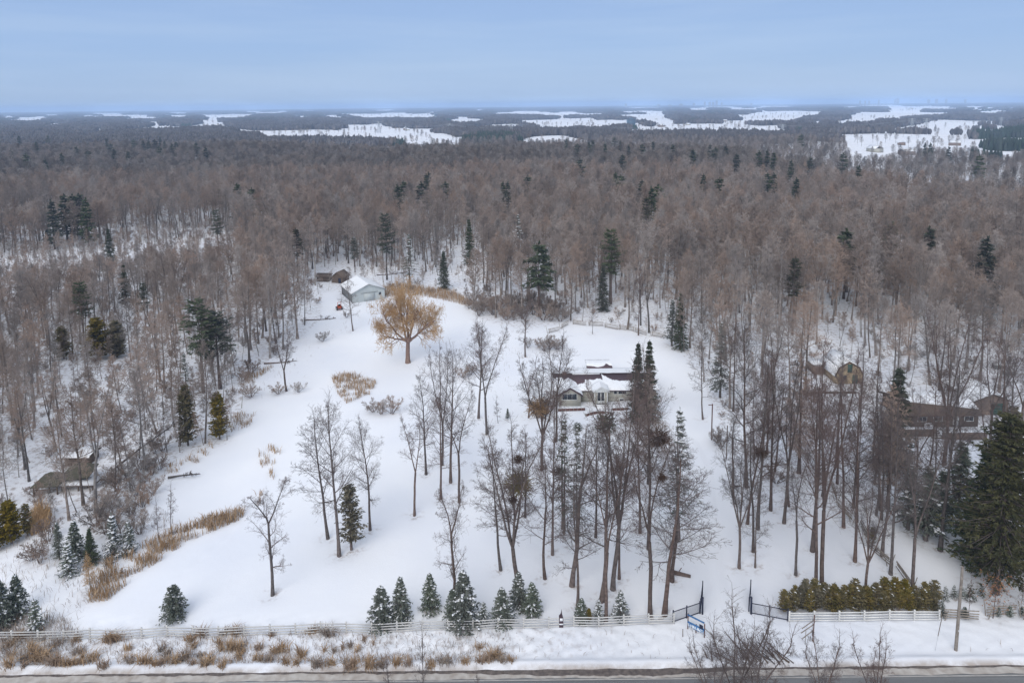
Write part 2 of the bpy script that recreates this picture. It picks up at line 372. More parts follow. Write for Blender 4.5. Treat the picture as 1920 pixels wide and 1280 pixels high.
M['shoulder'] = mat('shoulder', (0.47, 0.44, 0.405), col2=(0.33, 0.29, 0.255), scale=1.3, rough=.9, detail=8)
M['wet_edge'] = mat('wet_edge', (0.085, 0.07, 0.065), col2=(0.16, 0.135, 0.12), scale=2.5, rough=.7, detail=8)
M['road_line'] = mat('road_line', (0.42, 0.40, 0.375), col2=(0.33, 0.31, 0.29), scale=1.5, rough=.8, detail=8)
R_ = Mesh(); R_.box(-400, 400, 44.8, ROAD_Y - .0, -0.25, -0.04); o = part('road', R_, 'asphalt', None, kind='structure'); o['label'] = 'grey salted asphalt road along the bottom of the picture'
def strip(name, y0f, y1f, z, m_, label, x0=-120, x1=120, step=0.4):
    x = np.arange(x0, x1 + step, step); a = y0f(x); c = y1f(x); k = len(x)
    v = np.concatenate([np.stack([x, a, np.full(k, z)], 1), np.stack([x, c, np.full(k, z)], 1)])
    i = np.arange(k - 1); f = np.stack([i, i + 1, k + i + 1, k + i], 1)
    o = obj(name, mesh_np(name, v, f, [m_]), kind='structure'); o['label'] = label
rs = np.random.RandomState(5)
ph = rs.rand(6) * 6
wob = lambda x: 0.05 * np.sin(x * 1.3 + ph[0]) + 0.04 * np.sin(x * 3.1 + ph[1]) + 0.05 * np.sin(x * .31 + ph[2]) + 0.03 * np.sin(x * 7.7)
strip('road_shoulder', lambda x: 0 * x + ROAD_Y - .9 + wob(x) * .7, lambda x: 0 * x + ROAD_Y + .1, -0.036, 'shoulder', 'sandy slush covered road shoulder')
strip('wet_road_edge', lambda x: ROAD_Y - .20 - .45 * sst(-8, 4, x) * (1 - sst(12, 22, x)) + wob(x), lambda x: 0 * x + ROAD_Y + .12, -0.032, 'wet_edge', 'dark wet strip where snow meets the road')
strip('road_edge_line', lambda x: 0 * x + ROAD_Y - 1.12, lambda x: 0 * x + ROAD_Y - 1.0, -0.032, 'road_line', 'faded white edge line on the road')

# haze: one closed box of even thin air
hz = bpy.data.materials.new('haze'); hz.use_nodes = True; n = hz.node_tree; n.nodes.clear()
ho = n.nodes.new('ShaderNodeOutputMaterial'); hv = n.nodes.new('ShaderNodeVolumePrincipled')
hv.inputs['Density'].default_value = 0.00017; hv.inputs['Color'].default_value = (0.52, 0.70, 0.97, 1); hv.inputs['Anisotropy'].default_value = 0.0
n.links.new(hv.outputs[0], ho.inputs['Volume'])
HB = Mesh().box(-62000, 62000, -62000, 72000, -14, 96)
hob = obj('haze', HB.data('haze', [hz]), kind='stuff'); hob['label'] = 'thin blue haze over the far country'

# ================================================================== TREES
def nrm(v):
    l = math.sqrt(v[0] * v[0] + v[1] * v[1] + v[2] * v[2]) or 1e-9
    return (v[0] / l, v[1] / l, v[2] / l)
def turned(R, d, ang, az):
    """d turned by ang, at azimuth az about d"""
    ref = (1, 0, 0) if abs(d[2]) > .9 else (0, 0, 1)
    a = nrm((d[1] * ref[2] - d[2] * ref[1], d[2] * ref[0] - d[0] * ref[2], d[0] * ref[1] - d[1] * ref[0]))
    b = (d[1] * a[2] - d[2] * a[1], d[2] * a[0] - d[0] * a[2], d[0] * a[1] - d[1] * a[0])
    s, c = math.sin(ang), math.cos(ang); ca, sa = math.cos(az), math.sin(az)
    return tuple(d[i] * c + (a[i] * ca + b[i] * sa) * s for i in range(3))
class Tree:
    def __init__(s, seed, **k):
        s.R = random.Random(seed); s.t = []; s.c = []
        s.k = dict(nseg=(0, 4, 3, 2, 1), kids=(0, 7, 6, 3, 0), ratio=.6, jit=.08, up=(0, .10, .08, .05, .02), maxlv=4, ang=(24, 54), rtw=.0095, droop=0.0)
        s.k.update(k)
    def limb(s, p, d, L, r, lv):
        k = s.k; R = s.R; n = k['nseg'][min(lv, 4)]; st = L / n; rr = r
        az = R.random() * 6.28
        for i in range(n):
            g = k['up'][min(lv, 4)]
            d = nrm((d[0] + R.gauss(0, k['jit']), d[1] + R.gauss(0, k['jit']), d[2] + R.gauss(0, k['jit']) + g))
            q = (p[0] + d[0] * st, p[1] + d[1] * st, p[2] + d[2] * st)
            r1 = max(r * (1 - (i + 1) / n * .72), k['rtw'] * .7)
            s.c.append((p, q, rr, r1))
            if lv < k['maxlv']:
                kn = k['kids'][lv] / n; kn = int(kn) + (1 if R.random() < kn % 1 else 0)
                for j in range(kn):
                    f = R.random(); az += 2.4 + R.gauss(0, .4)
                    if lv == 1 and i == 0 and f < .4: continue
                    o = tuple(p[a] + (q[a] - p[a]) * f for a in range(3))
                    tt = (i + f) / n
                    cl = L * k['ratio'] * (1.15 - .6 * tt) * R.uniform(.75, 1.2)
                    s.limb(o, turned(R, d, math.radians(R.uniform(*k['ang'])), az), cl, max(rr * .55 * (1 - .3 * f), k['rtw']), lv + 1)
            p = q; rr = r1
    def stem(s, p, d, L, r, r1, n=8, jit=.03, home=True):
        """a trunk line; returns its points"""
        pts = [(p, r)]
        lean = d
        for i in range(n):
            d = nrm(tuple(d[a] * .8 + lean[a] * .2 + s.R.gauss(0, jit) for a in range(3)))
            q = tuple(p[a] + d[a] * L / n for a in range(3))
            t = (i + 1) / n; rr = r + (r1 - r) * t ** .85
            s.t.append((p, q, pts[-1][1], rr)); pts.append((q, rr)); p = q
        return pts
    def branches(s, pts, z0, z1, nb, lmax, prof, a0, a1, rf=.5, az=0):
        """limbs along a stem between shares z0..z1; a0..a1 the angle from the stem at bottom and top"""
        n = len(pts) - 1
        for b in range(nb):
            f = z0 + (z1 - z0) * ((b + s.R.random() * .8) / nb); i = min(int(f * n), n - 1); g = f * n - i
            p = tuple(pts[i][0][a] + (pts[i + 1][0][a] - pts[i][0][a]) * g for a in range(3))
            r = pts[i][1] + (pts[i + 1][1] - pts[i][1]) * g
            d = nrm(tuple(pts[i + 1][0][a] - pts[i][0][a] for a in range(3)))
            az += 2.399 + s.R.gauss(0, .3); t = (f - z0) / (z1 - z0)
            s.limb(p, turned(s.R, d, math.radians(a0 + (a1 - a0) * t + s.R.gauss(0, 6)), az), lmax * prof(t) * s.R.uniform(.7, 1.15), max(r * rf, s.k['rtw']), 1)
    def arrays(s, segs, n):
        a = np.array([x[0] for x in segs]); b = np.array([x[1] for x in segs])
        return tubes(a, b, [x[2] for x in segs], [x[3] for x in segs], n)
    def meshes(s, mt='bark', mc='twig', flare=True):
        v, f = s.arrays(s.t, 7)
        if flare:
            z = v[:, 2]; k = 1 + .3 * np.exp(-np.maximum(z, 0) / .3); v[:, 0] *= k; v[:, 1] *= k
            v[:, 2] = np.where(z < .12, -0.25, z)
        big = [x for x in s.c if x[2] > .045]; sm = [x for x in s.c if x[2] <= .045]
        tm = mesh_np('trunk', v, f, [mt])
        vs = []; fs = []; c = 0; mi = []
        for seg, q, w in ((big, 5, 1), (sm, 3, 0)):
            if not seg: continue
            v, f = s.arrays(seg, q); vs.append(v); fs.append(f + c); c += len(v); mi.append(np.full(len(f), w))
        cm_ = mesh_np('crown', np.concatenate(vs), np.concatenate(fs), [mc, mt], np.concatenate(mi))
        return tm, cm_
def dome(t): return .55 + .9 * t - 1.25 * t * t
def maple(seed, H=22, clear=.30, nb=19, lm=6.8, lean=0.04, **k):
    T = Tree(seed, **k); R = T.R
    d = nrm((R.gauss(0, lean), R.gauss(0, lean), 1))
    pts = T.stem((0, 0, 0), d, H * .9, .25, .05, 10)
    T.branches(pts, clear, 1.0, nb, lm, dome, 70, 26)
    T.limb(pts[-1][0], (0, 0, 1), 2.6, .045, 2); return T
def vase(seed, H=22, fork=.33, k_=4, lm=5.4, spread=.26, r=.25, **k):
    T = Tree(seed, **k); R = T.R
    pts = T.stem((0, 0, 0), nrm((R.gauss(0, .03), R.gauss(0, .03), 1)), H * fork, r, r * .8, 6)
    az = R.random() * 6
    for i in range(k_):
        az += 6.28 / k_ + R.gauss(0, .3); s_ = spread * R.uniform(.5, 1.15)
        p2 = T.stem(pts[-1][0], nrm((math.cos(az) * s_, math.sin(az) * s_, 1)), H * (1 - fork) * R.uniform(.82, 1.0), r * .55, .035, 8, .05)
        T.branches(p2, .2, 1.0, 11, lm * .75, dome, 52, 28)
        T.limb(p2[-1][0], (0, 0, 1), 1.8, .035, 2)
    return T
def slim(seed, H=18, nb=19, lm=3.9, clear=.3, r=.14, **k):
    T = Tree(seed, **{**dict(kids=(0, 6, 5, 3, 0)), **k}); R = T.R
    pts = T.stem((0, 0, 0), nrm((R.gauss(0, .05), R.gauss(0, .05), 1)), H * .93, r, .03, 9)
    T.branches(pts, clear, 1.0, nb, lm, dome, 68, 28)
    T.limb(pts[-1][0], (0, 0, 1), 1.6, .03, 2); return T
def openc(seed, H=14, lm=5.0, **k):
    T = Tree(seed, jit=.22, kids=(0, 6, 5, 4, 0), ang=(36, 74), **k); R = T.R
    pts = T.stem((0, 0, 0), nrm((R.gauss(0, .04), R.gauss(0, .04), 1)), H * .62, .2, .12, 7, .05)
    T.branches(pts, .32, .98, 7, lm * .7, lambda t: .6 + .5 * t, 66, 45, .45)
    for i, a_ in enumerate((.4, 2.6)):
        p2 = T.stem(pts[-1][0], nrm((math.cos(a_ + seed) * .38, math.sin(a_ + seed) * .38, 1)), H * .36, .1, .03, 5, .12)
        T.branches(p2, .15, 1, 6, lm * .55, dome, 52, 30)
    return T
def lmk(T, mt, mc): return T.meshes(mt, mc)

TREE = {}
for i in range(3): TREE['maple', i] = (22, *maple(11 + i).meshes())
for i in range(3): TREE['vase', i] = (22, *vase(31 + i, k_=(2, 3, 5)[i], fork=(.42, .34, .3)[i]).meshes())
for i in range(2): TREE['slim', i] = (18, *slim(41 + i).meshes())
for i in range(2): TREE['open', i] = (14, *openc(52 + i).meshes())
# dense conical crown of fine twigs: larch
def larch(seed, H=20, **k):
    T = Tree(seed, kids=(0, 18, 7, 0, 0), maxlv=3, nseg=(0, 4, 2, 1, 1), ang=(40, 80), up=(0, -.03, -.02, 0, 0), ratio=.36, jit=.1, rtw=.02, **k); R = T.R
    pts = T.stem((0, 0, 0), (0, 0, 1), H * .99, .24, .02, 10, .01)
    T.branches(pts, .18, 1.0, 80, 4.8, lambda t: (1 - t) * .9 * min(1, .45 + t * 2.2) + .08, 84, 60, .25); return T
TREE['larch', 0] = (20, *larch(61).meshes('bark', 'forest_twig'))
TREE['orange_larch', 0] = (20, *larch(62).meshes('pale_bark', 'willow_twig'))
# mid-distance and far versions for the woods
def woods(seed, H, kind, mt='forest_bark', mc='forest_twig'):
    kw = dict(rtw=.023, maxlv=3, nseg=(0, 3, 2, 1, 1), kids=(0, 9, 9, 0, 0), ang=(26, 62), ratio=.58)
    if kind == 'm': T = maple(seed, H, clear=.40, nb=20, lm=5.8, **kw)
    elif kind == 'v': T = vase(seed, H, fork=.42, k_=3, lm=4.8, spread=.24, r=.24, **{**kw, 'kids': (0, 8, 7, 0, 0)})
    elif kind == 's':
        T = slim(seed, H, lm=3.4, nb=20, clear=.38, r=.12, **{**kw, 'kids': (0, 8, 7, 0, 0)})
    elif kind == 'b':
        T = Tree(seed, rtw=.016, maxlv=3, nseg=(0, 3, 2, 1, 1), kids=(0, 6, 4, 0, 0)); a_ = T.R.random()
        for i in range(7):
            a_ += 2.4; s_ = T.R.uniform(.15, .8); p2 = T.stem((math.cos(a_) * .15, math.sin(a_) * .15, 0), nrm((math.cos(a_) * s_, math.sin(a_) * s_, 1)), H * T.R.uniform(.6, 1), .035, .012, 5, .08)
            T.branches(p2, .2, 1, 7, H * .38, dome, 40, 25, .6)
    return T
def far_tree(seed, H):
    T = Tree(seed, rtw=.055, maxlv=2, nseg=(0, 2, 1, 1, 1), kids=(0, 13, 0, 0, 0), ratio=.62, ang=(24, 60)); R = T.R
    pts = T.stem((0, 0, 0), nrm((R.gauss(0, .04), R.gauss(0, .04), 1)), H * .9, .2, .06, 4)
    T.branches(pts, .36, 1.0, 26, 5.8, dome, 58, 24, .4)
    return T
for i in range(3): TREE['wood_maple', i] = (22, *woods(71 + i, 22, 'm').meshes('forest_bark', 'forest_twig'))
TREE['wood_maple', 3] = (22, *woods(79, 22, 'v').meshes('forest_bark', 'forest_twig'))
for i in range(2): TREE['wood_slim', i] = (16, *woods(81 + i, 16, 's').meshes('forest_bark', 'forest_twig'))
TREE['aspen', 0] = (16, *woods(86, 16, 's').meshes('pale_bark', 'forest_twig'))
for i in range(2): TREE['bush', i] = (3, *woods(91 + i, 3, 'b').meshes('twig', 'forest_twig', flare=False))
for i in range(2): TREE['sapling', i] = (8, *vase(101 + i, 8, fork=.16, k_=4, lm=2.6, spread=.34, r=.07, kids=(0, 6, 5, 3, 0), rtw=.0055).meshes('bark', 'twig'))
for i in range(2): TREE['whip', i] = (6, *slim(105 + i, 6, nb=13, lm=1.5, clear=.25, r=.05, rtw=.0055).meshes('bark', 'twig'))
for i in range(3): TREE['far', i] = (22, *far_tree(111 + i, 22).meshes('forest_bark', 'forest_twig', flare=False))

# ---- conifers: whorls of branches carrying short needle sprays
def sprays(P, D, S, rs, droop=.25, wid=.42, k=3):
    """k leaf-shaped faces at each point P, pointing along D spread to the sides, size S"""
    n = len(P); P = np.repeat(P, k, 0); D = np.repeat(D, k, 0); S = np.repeat(S, k)
    J = rs.normal(0, .55, (n * k, 3)); J[:, 2] *= .5
    d = D + J; d[:, 2] -= droop; d /= np.linalg.norm(d, axis=1, keepdims=True)
    w = np.cross(d, rs.normal(0, 1, (n * k, 3)) * np.array([.5, .5, 1]) + np.array([0, 0, .6])); w /= np.maximum(np.linalg.norm(w, axis=1, keepdims=True), 1e-6)
    S = (S * rs.uniform(.6, 1.3, n * k))[:, None]
    a = P - d * S * .25; b_ = P + d * S; m_ = P + d * S * .3
    v = np.stack([a, m_ + w * S * wid * .5, b_, m_ - w * S * wid * .5], 1)
    f = np.arange(n * k)[:, None] * 4 + np.array([[0, 1, 2, 3]])
    return v.reshape(-1, 3), f
def conifer(seed, H, R0, lv, nb, base=0.05, size=.2, k=3, npt=8, droop=-.15, shape=1.0, wav=.15, mt='bark', mn='needle', snow=0.0, plate=0.0, rtr=None, wid=.42):
    rs = np.random.RandomState(seed); T = Tree(seed)
    T.stem((0, 0, 0), (0, 0, 1), H * .98, rtr or H * .016 + .02, .015, 6, .008)
    P = []; D = []; S = []; BR = []; SP = []
    for i in range(lv):
        t = (i + rs.uniform(-.3, .3)) / lv; t = min(max(t, 0), 1); z = H * (base + (1 - base) * t)
        Lz = R0 * ((1 - t) ** shape) * min(1, .7 + t * 3) + .04 * H * .1
        if plate: Lz *= rs.uniform(1 - plate, 1.1)
        for j in range(nb):
            az = rs.rand() * 6.283; L = Lz * rs.uniform(1 - wav * 2.2, 1 + wav)
            if plate and rs.rand() < plate * .35: continue
            sl = droop + t * .75 + rs.normal(0, .06)
            u = np.linspace(.16, 1, npt)[:, None]
            dr = np.array([[math.cos(az), math.sin(az), 0]])
            c = np.array([[0, 0, z]]) + dr * (u * L) + np.array([[0, 0, 1.0]]) * (u * L * sl - (u ** 2) * L * .28 + (u ** 4) * L * .16)
            BR.append(((0, 0, z), tuple(c[npt // 2]), .012 * H ** .5, .008 * H ** .5)); BR.append((tuple(c[npt // 2]), tuple(c[-1]), .008 * H ** .5, .004))
            sd_ = np.array([[-math.sin(az), math.cos(az), 0]])
            wd = (1 - u * .55) * L * .3
            off = rs.uniform(-1, 1, (npt, 1)) * wd
            P.append(c + sd_ * off); dd = dr * .8 + sd_ * np.sign(off) * .55; D.append(dd)
            S.append(np.full(npt, size) * rs.uniform(.8, 1.2, npt))
            if snow and rs.rand() < snow:
                SP.append((c + sd_ * off * .5 + np.array([[0, 0, size * .28]]))[npt // 3:])
    P = np.concatenate(P); D = np.concatenate(D); S = np.concatenate(S)
    tip = np.array([[0, 0, H * q] for q in (.9, .94, .97, .985)]); P = np.vstack([P, tip]); D = np.vstack([D, [[0, 0, 1.6]] * 4]); S = np.append(S, [size * .8] * 4)
    v, f = sprays(P, D, S, rs, droop=.25 if droop > -.6 else .4, wid=wid, k=k)
    bv, bf = T.arrays(BR, 3)
    cm_ = mesh_np('crown', np.vstack([v, bv]), np.concatenate([f, bf + len(v)]), [mn, mt], np.concatenate([np.zeros(len(f)), np.ones(len(bf))]))
    tm = T.arrays(T.t, 7); tm = mesh_np('trunk', tm[0], tm[1], [mt])
    sm_ = None
    if SP:
        q = np.concatenate(SP); n_ = len(q); s_ = size * rs.uniform(.35, .95, n_)[:, None]
        a1_ = rs.rand(n_) * 6.28; ca = np.stack([np.cos(a1_), np.sin(a1_), 0 * a1_], 1); cb = np.stack([-np.sin(a1_), np.cos(a1_), 0 * a1_], 1)
        h_ = np.array([[0, 0, .32]]) * s_
        vv = np.stack([q + ca * s_, q + cb * s_ * .6, q - ca * s_, q - cb * s_ * .6, q + h_, q - h_ * .5], 1).reshape(-1, 3)
        ff = np.arange(n_)[:, None, None] * 6 + np.array([[[0, 1, 4], [1, 2, 4], [2, 3, 4], [3, 0, 4], [1, 0, 5], [2, 1, 5], [3, 2, 5], [0, 3, 5]]])
        sm_ = mesh_np('snow_load', vv, ff.reshape(-1, 3), ['snow_clump'])
    return tm, cm_, sm_
def addc(key, H, **kw): TREE[key] = (H, *conifer(H=H, **kw))
addc(('spruce', 0), 5, seed=1, R0=1.9, lv=19, nb=12, size=.26, k=4, npt=7, snow=.2, mn='needle_blue')
addc(('spruce', 1), 5, seed=2, R0=1.6, lv=19, nb=11, size=.24, k=4, npt=7, snow=.2, mn='needle_blue')
addc(('spruce', 2), 5, seed=3, R0=2.2, lv=18, nb=14, size=.28, k=4, npt=7, snow=.15, mn='needle_blue', shape=.8)
addc(('snow_spruce', 0), 4, seed=4, R0=1.45, lv=11, nb=10, size=.24, k=3, npt=6, snow=.75, mn='needle_blue')
addc(('snow_spruce', 1), 4, seed=5, R0=1.2, lv=12, nb=9, size=.22, k=3, npt=6, snow=.55, mn='needle_blue')
addc(('tall_spruce', 0), 20, seed=6, R0=3.6, lv=34, nb=9, size=.55, k=3, npt=9, base=.06, droop=-.25, mn='needle', wid=.36)
addc(('tall_spruce', 1), 20, seed=7, R0=3.3, lv=28, nb=7, size=.5, k=3, npt=9, base=.14, droop=-.3, snow=.12, mn='needle_blue', wid=.34)
addc(('thin_spruce', 0), 18, seed=8, R0=3.4, lv=22, nb=5, size=.42, k=2, npt=9, base=.2, droop=-.25, snow=.25, mn='needle_blue', wid=.3, wav=.3)
addc(('pine', 0), 20, seed=9, R0=4.6, lv=15, nb=8, size=.6, k=4, npt=8, base=.42, droop=.0, plate=.45, mn='needle', wid=.3, shape=.55)
addc(('pine', 1), 20, seed=10, R0=3.4, lv=12, nb=7, size=.6, k=4, npt=8, base=.5, droop=.0, plate=.5, mn='needle_yellow', wid=.3, shape=.6)
addc(('big_pine', 0), 18, seed=12, R0=5.4, lv=38, nb=14, size=.38, k=5, npt=11, base=.16, droop=-.2, plate=.55, mn='needle_yellow', wid=.34, shape=.55)
addc(('cedar', 0), 8, seed=13, R0=1.7, lv=22, nb=12, size=.32, k=4, npt=6, base=.1, droop=.25, shape=.6, mn='needle_olive')
addc(('cedar', 1), 8, seed=14, R0=1.5, lv=18, nb=9, size=.3, k=3, npt=6, base=.18, droop=.3, shape=.55, mn='needle_olive', plate=.3, snow=.05)
addc(('hedge_cedar', 0), 3, seed=15, R0=.85, lv=13, nb=11, size=.17, k=4, npt=5, base=.02, droop=.6, shape=.7, mn='needle_olive', snow=.015)
addc(('hedge_cedar', 1), 3, seed=16, R0=.8, lv=13, nb=10, size=.17, k=4, npt=5, base=.02, droop=.6, shape=.65, mn='needle_olive', snow=.03)
addc(('mugo', 0), 2.2, seed=17, R0=1.7, lv=8, nb=16, size=.26, k=4, npt=6, base=.02, droop=.1, shape=.4, mn='needle', snow=.06)
addc(('far_conifer', 0), 20, seed=18, R0=3.4, lv=16, nb=6, size=1.1, k=3, npt=5, base=.15, mn='needle', wid=.5)
addc(('far_conifer', 1), 20, seed=19, R0=4.4, lv=9, nb=7, size=1.2, k=3, npt=5, base=.42, plate=.4, mn='needle', wid=.5, shape=.6)

NAMES = {'maple': ('bare_maple', 'tree'), 'vase': ('forked_maple', 'tree'), 'slim': ('slim_bare_tree', 'tree'), 'open': ('crooked_bare_tree', 'tree'), 'larch': ('larch_tree', 'larch'),
         'orange_larch': ('larch_tree', 'larch'), 'wood_maple': ('woodland_tree', 'tree'), 'wood_slim': ('woodland_tree', 'tree'), 'aspen': ('aspen_tree', 'tree'), 'bush': ('bare_bush', 'bush'),
         'sapling': ('bare_sapling', 'sapling'), 'whip': ('bare_sapling', 'sapling'), 'spruce': ('spruce_tree', 'spruce'), 'snow_spruce': ('spruce_tree', 'spruce'), 'tall_spruce': ('spruce_tree', 'spruce'),
         'thin_spruce': ('spruce_tree', 'spruce'), 'pine': ('pine_tree', 'pine tree'), 'big_pine': ('pine_tree', 'pine tree'), 'cedar': ('cedar_tree', 'cedar'), 'hedge_cedar': ('hedge_cedar', 'cedar'),
         'mugo': ('dwarf_pine', 'shrub'), 'far_conifer': ('conifer_tree', 'conifer'), 'far': ('woodland_tree', 'tree')}
RR = random.Random(99)
NTREE = [0]; WELLS = []
def plant(kind, i, x, y, H, label, group=None, w=1.0, rz=None, lean=(0, 0), z=None):
    T = TREE[kind, i]; s_ = H / T[0]; nm, cat = NAMES[kind]
    e_ = empty(nm, (x, y, (gz(x, y) if z is None else z)), label, cat, group, rz=RR.random() * 6.28 if rz is None else rz, s=(s_ * w, s_ * w, s_), rx=lean[0], ry=lean[1])
    obj('trunk', T[1], e_); c = obj('crown', T[2], e_)
    if len(T) > 3 and T[3]: obj('snow_load', T[3], e_, kind='stuff')
    if cat == 'tree': NTREE[0] += 1
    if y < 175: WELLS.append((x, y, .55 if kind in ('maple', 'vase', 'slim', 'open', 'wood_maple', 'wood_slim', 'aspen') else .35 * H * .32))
    return e_
def plant_px(kind, i, u, v, vt, label, group=None, w=1.0, **k):
    """base at picture point (u, v), top at row vt"""
    x, y, z = pt(u, v); H = ztop(x, y, vt) - z
    plant(kind, i, x, y, H, label, group, w, **k); return x, y, H
def by_top(u, vt, H):
    """ground point of a thing H tall whose top shows at (u, vt)"""
    lo, hi = vt + 1, 1300
    for _ in range(40):
        vb = (lo + hi) / 2; ub = 960 + (u - 960) * (10787 - vb) / (10787 - vt)
        x, y, z = pt(ub, vb)
        if ztop(x, y, vt) - z > H: hi = vb
        else: lo = vb
    return x, y

